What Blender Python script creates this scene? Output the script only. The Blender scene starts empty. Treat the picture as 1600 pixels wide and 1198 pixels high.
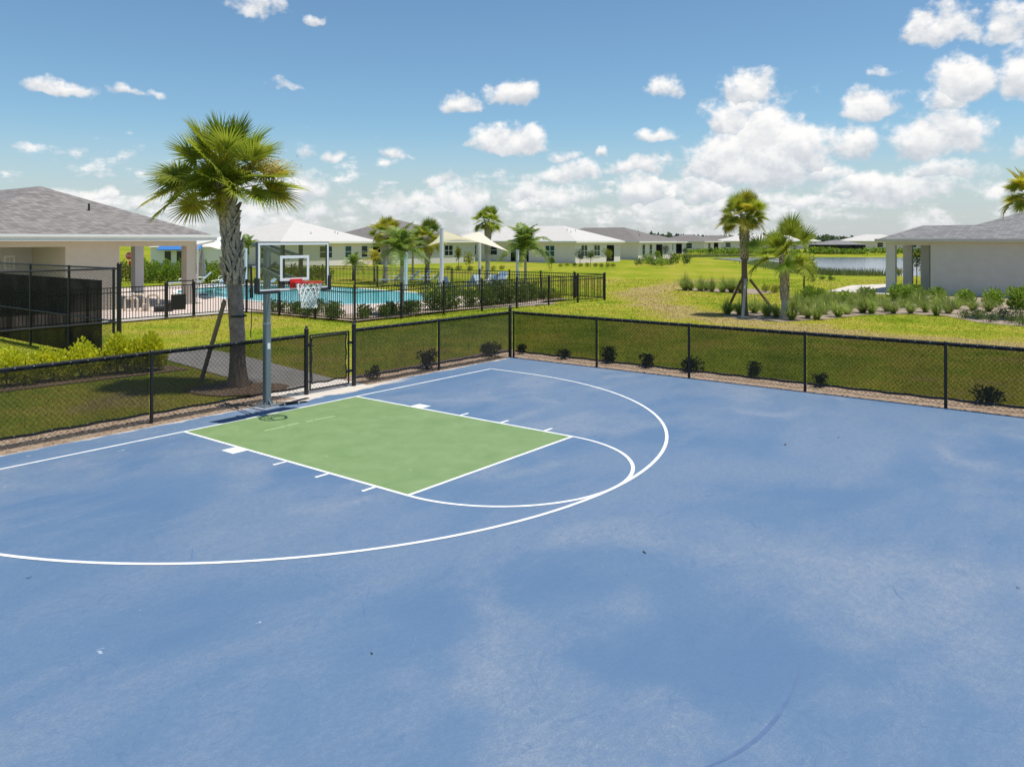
import bpy, math, random
import numpy as np
from mathutils import Vector, Matrix, noise as mnoise
R = math.radians
rnd = random.Random(7)
scene = bpy.context.scene
col = scene.collection

# ------------------------------------------------------------------ camera (level, shift lens)
FPX, YH, HC = 1221.6, 374.37, 3.108
YAW, TX, TY = 0.907918, -4.70122, 14.47228
cam = bpy.data.cameras.new("camera"); camo = bpy.data.objects.new("camera", cam); col.objects.link(camo)
camo.location = (0, 0, HC); camo.rotation_euler = (R(90), 0, 0)
cam.sensor_width = 36.0; cam.lens = 36.0*FPX/1600.0
cam.shift_y = -(599.0-YH)/1600.0
cam.clip_start = 0.1; cam.clip_end = 8000
scene.camera = camo

# ------------------------------------------------------------------ exposure, sun, sky
scene.view_settings.view_transform = 'Standard'; scene.view_settings.look = 'None'
scene.view_settings.exposure = 0.38; scene.view_settings.gamma = 1.0
scene.view_settings.use_curve_mapping = False
SUN_EL, SUN_AZ = 74.0, 102.0          # azimuth clockwise from +Y
sd = Vector((math.sin(R(SUN_AZ))*math.cos(R(SUN_EL)), math.cos(R(SUN_AZ))*math.cos(R(SUN_EL)), math.sin(R(SUN_EL))))
sl = bpy.data.lights.new("sun", 'SUN'); sl.energy = 4.2; sl.angle = R(0.53); sl.color = (1.0, 0.955, 0.88)
so = bpy.data.objects.new("sun", sl); col.objects.link(so)
so.rotation_euler = (-sd).to_track_quat('-Z', 'Y').to_euler(); so.location = (0, 0, 60)

world = bpy.data.worlds.new("World"); scene.world = world; world.use_nodes = True
SKY_STRENGTH = 0.087
CLOUDS = [  # photo px centre, half width, height of the puff, weight
 (95,136,62,17,.9),(205,143,52,13,.8),(725,160,42,22,.9),(800,146,44,26,1),(800,214,70,28,1),(875,238,26,16,.8),
 (1033,133,32,30,.75),(1025,211,46,15,.55),(1163,135,52,42,1),(1190,225,118,90,1.15),(1150,175,50,60,.9),(1245,225,70,60,1),(1362,163,56,34,1),(1480,35,78,44,1.1),(1575,32,46,50,1),
 (1500,122,66,52,1.1),(1590,110,50,60,1),(1462,205,90,48,1.1),(1470,150,40,40,.8),(1330,215,40,36,.8),(1595,225,30,32,.8),(520,242,30,15,.8),(478,231,30,14,.7),
 (478,290,38,38,1),(610,238,24,12,.6),(160,308,30,18,.9),(890,268,56,26,.9),(990,260,44,20,.9),(1000,294,32,30,.9),(940,232,14,12,.7),
 (725,305,60,34,.9),(620,315,50,26,.8),(690,282,44,14,.7),(500,328,60,18,.7),(1100,295,60,26,.8),(500,33,24,11,.6),(405,8,46,18,.7),
 (1400,285,170,30,.85),(1250,262,80,26,.8),(860,303,90,24,.8),(450,133,30,9,.45),(1285,134,30,9,.5),(1385,108,26,12,.5),(1060,330,120,20,.7),(1480,262,90,24,.85),
 (1240,310,90,22,.8),(320,330,120,22,.45)]
def build_sky():
    nt = world.node_tree; N = nt.nodes; L = nt.links
    N.clear()
    out = N.new('ShaderNodeOutputWorld'); bg = N.new('ShaderNodeBackground'); L.new(bg.outputs[0], out.inputs[0])
    sky = N.new('ShaderNodeTexSky'); sky.sky_type = 'NISHITA'; sky.sun_disc = False
    sky.sun_elevation = R(SUN_EL); sky.sun_rotation = R(SUN_AZ)
    sky.altitude = 5; sky.air_density = 1.0; sky.dust_density = 0.25; sky.ozone_density = 1.6
    # --- node group: cloud field as a function of (az, E=tan(el), cyl xyz)
    g = bpy.data.node_groups.new('cloud_field', 'ShaderNodeTree'); gn, gl = g.nodes, g.links
    g.interface.new_socket('cyl', in_out='INPUT', socket_type='NodeSocketVector')
    for q in ('D', 'height', 'relief'): g.interface.new_socket(q, in_out='OUTPUT', socket_type='NodeSocketFloat')
    gi = gn.new('NodeGroupInput'); go = gn.new('NodeGroupOutput')
    def M(op, a, b=None, c=None, clamp=False):
        n = gn.new('ShaderNodeMath'); n.operation = op; n.use_clamp = clamp
        for i, v in enumerate((a, b, c)):
            if v is None: continue
            if isinstance(v, (int, float)): n.inputs[i].default_value = v
            else: gl.new(v, n.inputs[i])
        return n.outputs[0]
    def noise(vec, scale, detail, rough, color=False):
        n = gn.new('ShaderNodeTexNoise'); n.inputs['Scale'].default_value = scale
        n.inputs['Detail'].default_value = detail; n.inputs['Roughness'].default_value = rough
        gl.new(vec, n.inputs['Vector']); return n.outputs['Color' if color else 'Fac']
    def VM(op, a, b):
        n = gn.new('ShaderNodeVectorMath'); n.operation = op
        for i, v in enumerate((a, b)):
            if isinstance(v, tuple): n.inputs[i].default_value = v
            else: gl.new(v, n.inputs[i])
        return n.outputs[0]
    cyl = gi.outputs[0]
    wn = VM('SUBTRACT', noise(cyl, 18, 3, .6, True), (.5, .5, .5))
    wv = VM('ADD', cyl, VM('MULTIPLY', wn, (.065, .065, .05)))
    sp = gn.new('ShaderNodeSeparateXYZ'); gl.new(wv, sp.inputs[0])
    az = M('ARCTAN2', sp.outputs[0], sp.outputs[1]); E = sp.outputs[2]
    ve = gn.new('ShaderNodeCombineXYZ'); gl.new(az, ve.inputs[0]); gl.new(E, ve.inputs[1]); gl.new(E, ve.inputs[2])
    field = None; hy = None
    for ci, (px, py, hw, hh, w) in enumerate(CLOUDS):
        if ci and ci % 6 == 0:      # evaluate in turn (keeps the shader stack small)
            ve2 = gn.new('ShaderNodeVectorMath'); ve2.operation = 'ADD'; gl.new(ve.outputs[0], ve2.inputs[0]); gl.new(M('MULTIPLY', field, 1e-9), ve2.inputs[1]); ve = ve2
        a0 = math.atan((px-800)/FPX); e0 = (YH-(py+hh*.4))/FPX*math.cos(a0)
        aw = hw/FPX*math.cos(a0)**2*1.02; eh = hh/FPX*math.cos(a0)*1.28; el = eh*.42
        n = gn.new('ShaderNodeVectorMath'); n.operation = 'MULTIPLY_ADD'; gl.new(ve.outputs[0], n.inputs[0])
        n.inputs[1].default_value = (1/aw, 1/eh, -1/el); n.inputs[2].default_value = (-a0/aw, -e0/eh, e0/el)
        q = gn.new('ShaderNodeSeparateXYZ'); gl.new(n.outputs[0], q.inputs[0])
        dy = M('MAXIMUM', q.outputs[1], q.outputs[2])
        r2 = M('MULTIPLY_ADD', dy, dy, M('MULTIPLY', q.outputs[0], q.outputs[0]))
        s = M('MULTIPLY_ADD', r2, -.8*w, .8*w)
        if field is None: field, hy = s, q.outputs[1]
        else:
            mxn = gn.new('ShaderNodeMix'); gl.new(M('GREATER_THAN', s, field), mxn.inputs[0]); gl.new(hy, mxn.inputs[2]); gl.new(q.outputs[1], mxn.inputs[3]); hy = mxn.outputs[0]
            field = M('SMOOTH_MAX', field, s, .06)
    field = M('MAXIMUM', field, -.6)
    # fair-weather layers near the horizon and scattered puffs that go on all round
    st = VM('MULTIPLY', cyl, (1, 1, 3.4))
    lay = noise(st, 13, 5, .6)
    band = M('MULTIPLY', M('SUBTRACT', .095, E), 3.2)
    band = M('MINIMUM', band, .15)
    layD = M('MULTIPLY', M('ADD', M('SUBTRACT', lay, .585), band), 2.5)
    lw = gn.new('ShaderNodeMix'); gl.new(M('GREATER_THAN', layD, field), lw.inputs[0]); gl.new(hy, lw.inputs[2]); gl.new(M('MULTIPLY_ADD', layD, 1.6, .05), lw.inputs[3]); hy = lw.outputs[0]
    field = M('SMOOTH_MAX', field, layD, .1)
    f1 = noise(VM('MULTIPLY', cyl, (1, 1, 1.25)), 26, 6, .62)
    f2 = noise(cyl, 85, 3, .6)
    D = M('ADD', field, M('ADD', M('MULTIPLY', M('SUBTRACT', f1, .5), 2.0), M('MULTIPLY', M('SUBTRACT', f2, .5), .40)))
    f1b = noise(VM('MULTIPLY', VM('ADD', cyl, (.004, 0, .013)), (1, 1, 1.25)), 26, 3, .6)
    rel = M('SUBTRACT', f1, f1b)
    gl.new(D, go.inputs[0]); gl.new(hy, go.inputs[1]); gl.new(rel, go.inputs[2])
    # --- world tree
    def MW(op, a, b=None, clamp=False):
        n = N.new('ShaderNodeMath'); n.operation = op; n.use_clamp = clamp
        for i, v in enumerate((a, b)):
            if v is None: continue
            if isinstance(v, (int, float)): n.inputs[i].default_value = v
            else: L.new(v, n.inputs[i])
        return n.outputs[0]
    tc = N.new('ShaderNodeTexCoord'); sx = N.new('ShaderNodeSeparateXYZ'); L.new(tc.outputs['Generated'], sx.inputs[0])
    rr = MW('SQRT', MW('ADD', MW('ADD', MW('MULTIPLY', sx.outputs[0], sx.outputs[0]), MW('MULTIPLY', sx.outputs[1], sx.outputs[1])), 1e-5))
    cx = N.new('ShaderNodeCombineXYZ')
    for i in range(3): L.new(MW('DIVIDE', sx.outputs[i], rr), cx.inputs[i])
    g1 = N.new('ShaderNodeGroup'); g1.node_tree = g; L.new(cx.outputs[0], g1.inputs[0])
    def MR(v, a, b, c, d):
        n = N.new('ShaderNodeMapRange'); n.interpolation_type = 'SMOOTHSTEP'; L.new(v, n.inputs[0])
        for i, q in enumerate((a, b, c, d)): n.inputs[i+1].default_value = q
        return n.outputs[0]
    dens = MR(g1.outputs[0], -.04, .62, 0, 1)
    # fade at zenith (no layers directly overhead from stretched coordinates) and below the horizon
    dens = MW('MULTIPLY', dens, MR(sx.outputs[2], .55, .9, 1, 0))
    dens = MW('MULTIPLY', dens, MR(sx.outputs[2], -.02, .035, .55, 1))
    shade = MR(g1.outputs[1], -.30, .40, 0, 1)
    lit = MR(g1.outputs[2], -.16, .16, .0, 1.0)
    br = MW('ADD', MW('MULTIPLY', shade, .55), MW('MULTIPLY', lit, .45), True)
    cr = N.new('ShaderNodeMix'); cr.data_type = 'RGBA'; L.new(br, cr.inputs['Factor'])
    cr.inputs['A'].default_value = (.43, .47, .52, 1); cr.inputs['B'].default_value = (.78, .77, .76, 1)
    sk = N.new('ShaderNodeMix'); sk.data_type = 'RGBA'; sk.blend_type = 'MULTIPLY'; sk.inputs['Factor'].default_value = 1
    L.new(sky.outputs[0], sk.inputs['A']); sk.inputs['B'].default_value = (SKY_STRENGTH*.80, SKY_STRENGTH*1.0, SKY_STRENGTH*1.06, 1)
    mx = N.new('ShaderNodeMix'); mx.data_type = 'RGBA'; L.new(dens, mx.inputs['Factor'])
    hz = N.new('ShaderNodeMix'); hz.data_type = 'RGBA'; L.new(MR(sx.outputs[2], -.01, .15, .85, 0), hz.inputs['Factor'])
    L.new(sk.outputs['Result'], hz.inputs['A']); hz.inputs['B'].default_value = (.43, .45, .475, 1)
    ch = N.new('ShaderNodeMix'); ch.data_type = 'RGBA'; L.new(MR(sx.outputs[2], 0, .08, .30, 0), ch.inputs['Factor']); L.new(cr.outputs['Result'], ch.inputs['A']); ch.inputs['B'].default_value = (.47, .50, .52, 1)
    L.new(hz.outputs['Result'], mx.inputs['A']); L.new(ch.outputs['Result'], mx.inputs['B'])
    L.new(mx.outputs['Result'], bg.inputs[0]); bg.inputs[1].default_value = 1.0
build_sky()
world.cycles.sampling_method = 'NONE'
scene.cycles.max_bounces = 6; scene.cycles.diffuse_bounces = 3; scene.cycles.glossy_bounces = 3; scene.cycles.transparent_max_bounces = 16

# ------------------------------------------------------------------ coordinates
UC, US = math.cos(YAW), math.sin(YAW)
def G(px, py, z=0.0):
    d = FPX*(HC-z)/(py-YH); return Vector(((px-800)/FPX*d, d, z))
def PD(px, py, d):            # a pixel at a known distance
    return Vector(((px-800)/FPX*d, d, HC-(py-YH)/FPX*d))
def C(u, v, z=0.0): return Vector((TX+u*UC+v*US, TY+u*US-v*UC, z))
def UV(x, y):
    dx, dy = x-TX, y-TY; return dx*UC+dy*US, dx*US-dy*UC
FT = .3048
_ones = ['', 'first', 'second', 'third', 'fourth', 'fifth', 'sixth', 'seventh', 'eighth', 'ninth', 'tenth', 'eleventh', 'twelfth', 'thirteenth', 'fourteenth', 'fifteenth', 'sixteenth', 'seventeenth', 'eighteenth', 'nineteenth']
def ordinal(n):
    if n < 20: return _ones[n]
    t = {2: 'twenty', 3: 'thirty', 4: 'forty', 5: 'fifty'}[n//10]
    if n % 10 == 0: return t[:-1]+'ieth'
    return t+'-'+_ones[n % 10]

# ------------------------------------------------------------------ materials
MATS = {}
def new_mat(name):
    m = bpy.data.materials.new(name); m.use_nodes = True
    MATS[name] = m; return m, m.node_tree.nodes, m.node_tree.links, m.node_tree.nodes['Principled BSDF']
def simple(name, c, rough=.6, metal=0, var=.0, scale=8, bump=0, bscale=60, spec=.5):
    m, N, L, b = new_mat(name)
    b.inputs['Base Color'].default_value = (*c, 1); b.inputs['Roughness'].default_value = rough
    b.inputs['Metallic'].default_value = metal; b.inputs['Specular IOR Level'].default_value = spec
    tc = N.new('ShaderNodeTexCoord')
    if var:
        n = N.new('ShaderNodeTexNoise'); n.inputs['Scale'].default_value = scale; n.inputs['Detail'].default_value = 6; n.inputs['Roughness'].default_value = .65
        L.new(tc.outputs['Object'], n.inputs['Vector'])
        r = N.new('ShaderNodeValToRGB'); r.color_ramp.elements[0].position = .3; r.color_ramp.elements[1].position = .7
        r.color_ramp.elements[0].color = (*[q*(1-var) for q in c], 1); r.color_ramp.elements[1].color = (*[min(1, q*(1+var)) for q in c], 1)
        L.new(n.outputs['Fac'], r.inputs[0]); L.new(r.outputs[0], b.inputs['Base Color'])
    if bump:
        n2 = N.new('ShaderNodeTexNoise'); n2.inputs['Scale'].default_value = bscale; n2.inputs['Detail'].default_value = 4
        L.new(tc.outputs['Object'], n2.inputs['Vector'])
        bp = N.new('ShaderNodeBump'); bp.inputs['Strength'].default_value = bump; bp.inputs['Distance'].default_value = .02
        L.new(n2.outputs['Fac'], bp.inputs['Height']); L.new(bp.outputs[0], b.inputs['Normal'])
    return m
def leafmat(name, c1, c2, c3=None, rough=.5, trans=.45):
    """foliage: colour varies per leaf; light passes through"""
    m, N, L, b = new_mat(name)
    g = N.new('ShaderNodeNewGeometry'); r = N.new('ShaderNodeValToRGB')
    e = r.color_ramp.elements; e[0].color = (*c1, 1); e[1].color = (*c2, 1)
    if c3: q = e.new(.85); q.color = (*c2, 1); e[2].color = (*c3, 1)
    L.new(g.outputs['Random Per Island'], r.inputs[0])
    oi = N.new('ShaderNodeObjectInfo'); hs = N.new('ShaderNodeHueSaturation')
    mr = N.new('ShaderNodeMapRange'); mr.inputs[3].default_value = .75; mr.inputs[4].default_value = 1.2
    L.new(oi.outputs['Random'], mr.inputs[0]); L.new(mr.outputs[0], hs.inputs['Value']); L.new(r.outputs[0], hs.inputs['Color'])
    L.new(hs.outputs[0], b.inputs['Base Color']); b.inputs['Roughness'].default_value = rough
    t = N.new('ShaderNodeBsdfTranslucent'); L.new(hs.outputs[0], t.inputs[0])
    mx = N.new('ShaderNodeMixShader'); mx.inputs[0].default_value = trans
    L.new(b.outputs[0], mx.inputs[1]); L.new(t.outputs[0], mx.inputs[2])
    L.new(mx.outputs[0], N['Material Output'].inputs[0])
    return m
simple('black_metal', (.012, .012, .014), .38)
simple('black_rail', (.014, .014, .016), .45, var=.3)
simple('chain', (.016, .016, .018), .4)
simple('steel_grey', (.19, .225, .24), .42, .35, var=.06, scale=3)
simple('board_frame', (.10, .11, .12), .5)
simple('white_paint', (.78, .78, .76), .5, var=.05)
simple('board_white', (.80, .80, .80), .4)
simple('rim_red', (.55, .02, .02), .4)
simple('net', (.80, .79, .75), .8)
simple('rubber', (.018, .018, .02), .6)
simple('galv', (.45, .46, .47), .4, .8)
simple('stucco', (.60, .53, .42), .85, var=.05, scale=2, bump=.2)
simple('stucco_grey', (.60, .57, .52), .85, var=.05, scale=2, bump=.2)
simple('stucco_white', (.80, .70, .67), .85, var=.04, scale=2)
simple('trim_white', (.80, .79, .75), .5)
simple('glass_dark', (.015, .03, .035), .08)
simple('glass_teal', (.01, .08, .085), .1)
simple('door_dark', (.03, .035, .04), .4)
simple('awning_blue', (.02, .14, .42), .6)
for nm_, c_ in (('sail', (.84, .77, .65)), ('sail_white', (.82, .79, .74))):
    m, N, L, b = new_mat(nm_); b.inputs['Base Color'].default_value = (*c_, 1); b.inputs['Roughness'].default_value = .9
    t = N.new('ShaderNodeBsdfTranslucent'); t.inputs[0].default_value = (c_[0], c_[1]*.90, c_[2]*.72, 1); mx = N.new('ShaderNodeMixShader'); mx.inputs[0].default_value = .38
    L.new(b.outputs[0], mx.inputs[1]); L.new(t.outputs[0], mx.inputs[2]); L.new(mx.outputs[0], N['Material Output'].inputs[0])
simple('post_white', (.62, .64, .65), .45)
simple('sling_blue', (.34, .46, .55), .7)
simple('sling_dark', (.17, .26, .36), .7)
simple('pvc', (.62, .52, .40), .6, var=.1)
simple('sign_red', (.60, .015, .02), .45)
simple('timber', (.20, .16, .11), .8, var=.25, scale=20)
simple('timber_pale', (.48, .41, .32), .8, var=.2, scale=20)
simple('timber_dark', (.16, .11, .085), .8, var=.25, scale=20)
simple('umbrella', (.36, .32, .26), .8, var=.1)
simple('concrete', (.52, .47, .41), .85, var=.12, scale=1.5, bump=.15)
simple('path', (.40, .37, .34), .85, var=.12, scale=1.2, bump=.15)
simple('mulch', (.21, .135, .085), .95, var=.45, scale=14, bump=.8, bscale=45)
simple('mulch_pale', (.27, .195, .13), .95, var=.4, scale=18, bump=.8, bscale=45)
simple('bed', (.27, .205, .15), .95, var=.35, scale=6, bump=.6, bscale=25)
simple('deck', (.52, .42, .36), .8, var=.15, scale=3)
simple('green_court', (.06, .14, .10), .8, var=.1)
simple('boot', (.47, .39, .30), .9, var=.45, scale=12, bump=.6, bscale=50)
simple('trunk', (.26, .21, .17), .9, var=.35, scale=10, bump=.8, bscale=35)
simple('trunk_grey', (.44, .40, .35), .9, var=.3, scale=8, bump=.5, bscale=30)
simple('stem', (.14, .11, .07), .8, var=.2)
simple('fruit', (.42, .27, .07), .8, var=.4, scale=30)
simple('leaf_litter', (.05, .035, .02), .8)
leafmat('frond', (.24, .31, .024), (.42, .44, .045), (.64, .55, .10), trans=.55)
leafmat('frond_yellow', (.38, .37, .03), (.60, .51, .055), (.68, .52, .11), trans=.55)
leafmat('frond_deep', (.15, .25, .025), (.30, .38, .04), (.50, .50, .08), trans=.55)
leafmat('pinnate', (.12, .21, .03), (.25, .34, .05), (.42, .42, .06), trans=.5)
leafmat('hedge_leaf', (.40, .44, .016), (.60, .60, .022), (.68, .56, .05), trans=.5)
leafmat('shrub_leaf', (.065, .115, .025), (.16, .23, .04), (.32, .35, .07))
leafmat('shrub_dark', (.022, .036, .014), (.055, .08, .024), (.10, .12, .035))
leafmat('shrub_bright', (.11, .21, .02), (.27, .38, .035), (.46, .50, .06), trans=.5)
leafmat('shrub_yellow', (0.182, 0.221, 0.019), (0.338, 0.351, 0.026), (0.442, 0.390, 0.052))
leafmat('muhly', (.18, .26, .04), (.34, .42, .09), (.52, .52, .17), trans=.5)
#(0.158, 0.229, 0.053), (0.334, 0.387, 0.106), (0.528, 0.493, 0.176))
leafmat('reed', (.16, .21, .06), (.28, .32, .10), (.40, .38, .16))
leafmat('far_tree', (.055, .085, .045), (.12, .155, .075), None)

def court_mat():
    m, N, L, b = new_mat('court_blue')
    tc = N.new('ShaderNodeTexCoord')
    def nz(scale, detail, rough, mp=(1, 1, 1), dist=0, rot=0):
        mpn = N.new('ShaderNodeMapping'); mpn.inputs['Scale'].default_value = mp; mpn.inputs['Rotation'].default_value = (0, 0, rot)
        L.new(tc.outputs['Object'], mpn.inputs[0])
        n = N.new('ShaderNodeTexNoise'); n.inputs['Scale'].default_value = scale; n.inputs['Detail'].default_value = detail
        n.inputs['Roughness'].default_value = rough; n.inputs['Distortion'].default_value = dist
        L.new(mpn.outputs[0], n.inputs['Vector']); return n.outputs['Fac']
    def ramp(f, a, b_, ca, cb):
        r = N.new('ShaderNodeMapRange'); r.interpolation_type = 'SMOOTHSTEP'; L.new(f, r.inputs[0])
        r.inputs[1].default_value = a; r.inputs[2].default_value = b_; r.inputs[3].default_value = ca; r.inputs[4].default_value = cb
        return r.outputs[0]
    def mixc(fac, A, B):
        x = N.new('ShaderNodeMix'); x.data_type = 'RGBA'; L.new(fac, x.inputs['Factor'])
        for s, v in (('A', A), ('B', B)):
            if isinstance(v, tuple): x.inputs[s].default_value = (*v, 1)
            else: L.new(v, x.inputs[s])
        return x.outputs['Result']
    def mul(a, b_):
        n = N.new('ShaderNodeMath'); n.operation = 'MULTIPLY'
        for i, v in enumerate((a, b_)):
            if isinstance(v, (int, float)): n.inputs[i].default_value = v
            else: L.new(v, n.inputs[i])
        return n.outputs[0]
    def sub_abs(f, k):
        n = N.new('ShaderNodeMath'); n.operation = 'SUBTRACT'; L.new(f, n.inputs[0]); n.inputs[1].default_value = k
        q = N.new('ShaderNodeMath'); q.operation = 'ABSOLUTE'; L.new(n.outputs[0], q.inputs[0]); return q.outputs[0]
    c = mixc(ramp(nz(.42, 5, .6, (1, 1.3, 1), .4), .35, .68, 0, 1), (.085, .158, .266), (.112, .184, .286))
    # puddle stains: darker inside, a pale silt rim where the water dried
    pud = nz(.17, 4, .52, (.8, 1.25, 1), .35, .3)
    c = mixc(ramp(pud, .54, .60, 0, .5), c, (.076, .146, .256))
    rim = mul(ramp(sub_abs(pud, .53), .0, .055, .85, 0), ramp(nz(.5, 4, .6), .38, .62, 0, 1))
    broad = ramp(nz(.26, 6, .6, (.8, 1.4, 1), .4, .5), .38, .64, 0, .80)
    streak = ramp(nz(.7, 6, .65, (.55, 1.8, 1), .3, .62), .47, .70, 0, .55)
    grain = ramp(nz(9, 9, .85), .30, .66, .45, 1)
    c = mixc(mul(broad, grain), c, (.222, .262, .316))
    c = mixc(mul(streak, grain), c, (.240, .276, .322))
    c = mixc(mul(rim, grain), c, (.295, .316, .340))
    # acrylic grit, roller texture and scuffs
    c = mixc(ramp(nz(13, 8, .85, (1, 1.5, 1), .2, .4), .42, .62, .42, 0), c, (.070, .132, .235))
    c = mixc(ramp(nz(45, 6, .85, (1, 2.2, 1), .2, .4), .42, .64, .5, 0), c, (.066, .125, .222))
    c = mixc(ramp(nz(26, 6, .85, (2.4, 1, 1), .3, .2), .54, .74, 0, .28), c, (.24, .29, .365))
    c = mixc(ramp(nz(2.2, 8, .8, (1, 2.0, 1), .8, 1.1), .56, .70, 0, .38), c, (.058, .116, .225))
    c = mixc(ramp(sub_abs(nz(.9, 3, .5, (1, 1.2, 1), 1.5, .8), .5), .0, .006, .35, 0), c, (.06, .118, .225))
    # white flecks and worn paint along the hoop end (v small) and by the gate
    sp = N.new('ShaderNodeSeparateXYZ'); L.new(tc.outputs['Object'], sp.inputs[0])
    edge = ramp(sp.outputs[1], -2.4, -.3, 0, 1)          # local y = -v
    fl = ramp(nz(5.5, 5, .7, (1, 1.6, 1), .6), .655, .70, 0, .75)
    c = mixc(mul(fl, edge), c, (.62, .62, .60))
    fl2 = ramp(nz(7, 3, .7, (1, 1, 1), .6), .735, .77, 0, .6)
    c = mixc(fl2, c, (.45, .50, .56))
    e1 = N.new('ShaderNodeMath'); e1.operation = 'ADD'; L.new(sp.outputs[1], e1.inputs[0]); L.new(mul(nz(1.6, 5, .65), .55), e1.inputs[1])
    gx = mul(ramp(sp.outputs[0], -.7, .9, 0, 1), ramp(sp.outputs[0], 2.7, 4.2, 1, 0))
    wear = mul(ramp(e1.outputs[0], .06, .20, 0, 1), gx)
    c = mixc(wear, c, (.56, .50, .43))
    wear2 = ramp(e1.outputs[0], .30, .42, 0, .9)
    c = mixc(wear2, c, (.50, .46, .42))
    L.new(c, b.inputs['Base Color']); b.inputs['Roughness'].default_value = .62; b.inputs['Specular IOR Level'].default_value = .35
    bp = N.new('ShaderNodeBump'); bp.inputs['Strength'].default_value = .25; bp.inputs['Distance'].default_value = .004
    L.new(nz(160, 4, .7), bp.inputs['Height']); L.new(bp.outputs[0], b.inputs['Normal'])
court_mat()
def paint_mat(name, c, c2, sc=1.2):
    m, N, L, b = new_mat(name)
    tc = N.new('ShaderNodeTexCoord'); n = N.new('ShaderNodeTexNoise'); n.inputs['Scale'].default_value = sc; n.inputs['Detail'].default_value = 8; n.inputs['Roughness'].default_value = .68
    n.inputs['Distortion'].default_value = .6
    L.new(tc.outputs['Object'], n.inputs['Vector']); r = N.new('ShaderNodeValToRGB')
    r.color_ramp.elements[0].position = .35; r.color_ramp.elements[1].position = .7
    r.color_ramp.elements[0].color = (*c, 1); r.color_ramp.elements[1].color = (*c2, 1)
    L.new(n.outputs['Fac'], r.inputs[0])
    n2 = N.new('ShaderNodeTexNoise'); n2.inputs['Scale'].default_value = 6.5; n2.inputs['Detail'].default_value = 4; L.new(tc.outputs['Object'], n2.inputs['Vector'])
    r2 = N.new('ShaderNodeMapRange'); L.new(n2.outputs['Fac'], r2.inputs[0]); r2.inputs[1].default_value = .71; r2.inputs[2].default_value = .75; r2.inputs[4].default_value = .55
    mx = N.new('ShaderNodeMix'); mx.data_type = 'RGBA'; L.new(r2.outputs[0], mx.inputs['Factor']); L.new(r.outputs[0], mx.inputs['A']); mx.inputs['B'].default_value = (.45, .5, .38, 1)
    L.new(mx.outputs['Result'], b.inputs['Base Color']); b.inputs['Roughness'].default_value = .62; b.inputs['Specular IOR Level'].default_value = .35
paint_mat('key_green', (.140, .222, .080), (.190, .270, .115), 2.2)
paint_mat('line_white', (.58, .60, .61), (.80, .80, .79), 7)
paint_mat('touch_up', (.25, .36, .16), (.28, .39, .18), 4)
simple('scuff', (.070, .122, .232), .6, var=.12, scale=9)
simple('scuff_soft', (.078, .145, .262), .6, var=.3, scale=9)

def lawn_color(N, L):
    """grass colour from the 'dry' attribute plus fine noise in world position"""
    at = N.new('ShaderNodeAttribute'); at.attribute_name = 'dry'
    g = N.new('ShaderNodeNewGeometry')
    n = N.new('ShaderNodeTexNoise'); n.inputs['Scale'].default_value = .55; n.inputs['Detail'].default_value = 8; n.inputs['Roughness'].default_value = .72
    L.new(g.outputs['Position'], n.inputs['Vector'])
    a = N.new('ShaderNodeMath'); a.operation = 'MULTIPLY_ADD'; L.new(n.outputs['Fac'], a.inputs[0]); a.inputs[1].default_value = 1.0; L.new(at.outputs['Fac'], a.inputs[2])
    r = N.new('ShaderNodeValToRGB'); e = r.color_ramp.elements
    e[0].position = .30; e[0].color = (.125, .175, .010, 1); e[1].position = 1.25/1.6; e[1].color = (.30, .235, .095, 1)
    q = e.new(.46); q.color = (.195, .232, .022, 1); q = e.new(.60); q.color = (.275, .258, .034, 1)
    L.new(a.outputs[0], r.inputs[0]); return r.outputs[0], g, n
m, N, L, b = new_mat('lawn')
c, g, n = lawn_color(N, L)
n2 = N.new('ShaderNodeTexNoise'); n2.inputs['Scale'].default_value = 9; n2.inputs['Detail'].default_value = 6; n2.inputs['Roughness'].default_value = .8; L.new(g.outputs['Position'], n2.inputs['Vector'])
r = N.new('ShaderNodeMapRange'); L.new(n2.outputs['Fac'], r.inputs[0]); r.inputs[1].default_value = .3; r.inputs[2].default_value = .7; r.inputs[3].default_value = .72; r.inputs[4].default_value = 1.3
hs = N.new('ShaderNodeHueSaturation'); L.new(c, hs.inputs['Color']); L.new(r.outputs[0], hs.inputs['Value']); L.new(hs.outputs[0], b.inputs['Base Color'])
b.inputs['Roughness'].default_value = .95; b.inputs['Specular IOR Level'].default_value = .0
bp = N.new('ShaderNodeBump'); bp.inputs['Strength'].default_value = .6; bp.inputs['Distance'].default_value = .05; L.new(n2.outputs['Fac'], bp.inputs['Height']); L.new(bp.outputs[0], b.inputs['Normal'])
m, N, L, b = new_mat('grass')
c, g, n = lawn_color(N, L)
r = N.new('ShaderNodeMapRange'); L.new(g.outputs['Random Per Island'], r.inputs[0]); r.inputs[3].default_value = 1.1; r.inputs[4].default_value = 1.9
hs = N.new('ShaderNodeHueSaturation'); L.new(c, hs.inputs['Color']); L.new(r.outputs[0], hs.inputs['Value']); L.new(hs.outputs[0], b.inputs['Base Color'])
b.inputs['Roughness'].default_value = .7; b.inputs['Specular IOR Level'].default_value = .15
t = N.new('ShaderNodeBsdfTranslucent'); L.new(hs.outputs[0], t.inputs[0]); mx = N.new('ShaderNodeMixShader'); mx.inputs[0].default_value = .4
L.new(b.outputs[0], mx.inputs[1]); L.new(t.outputs[0], mx.inputs[2]); L.new(mx.outputs[0], N['Material Output'].inputs[0])

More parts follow.
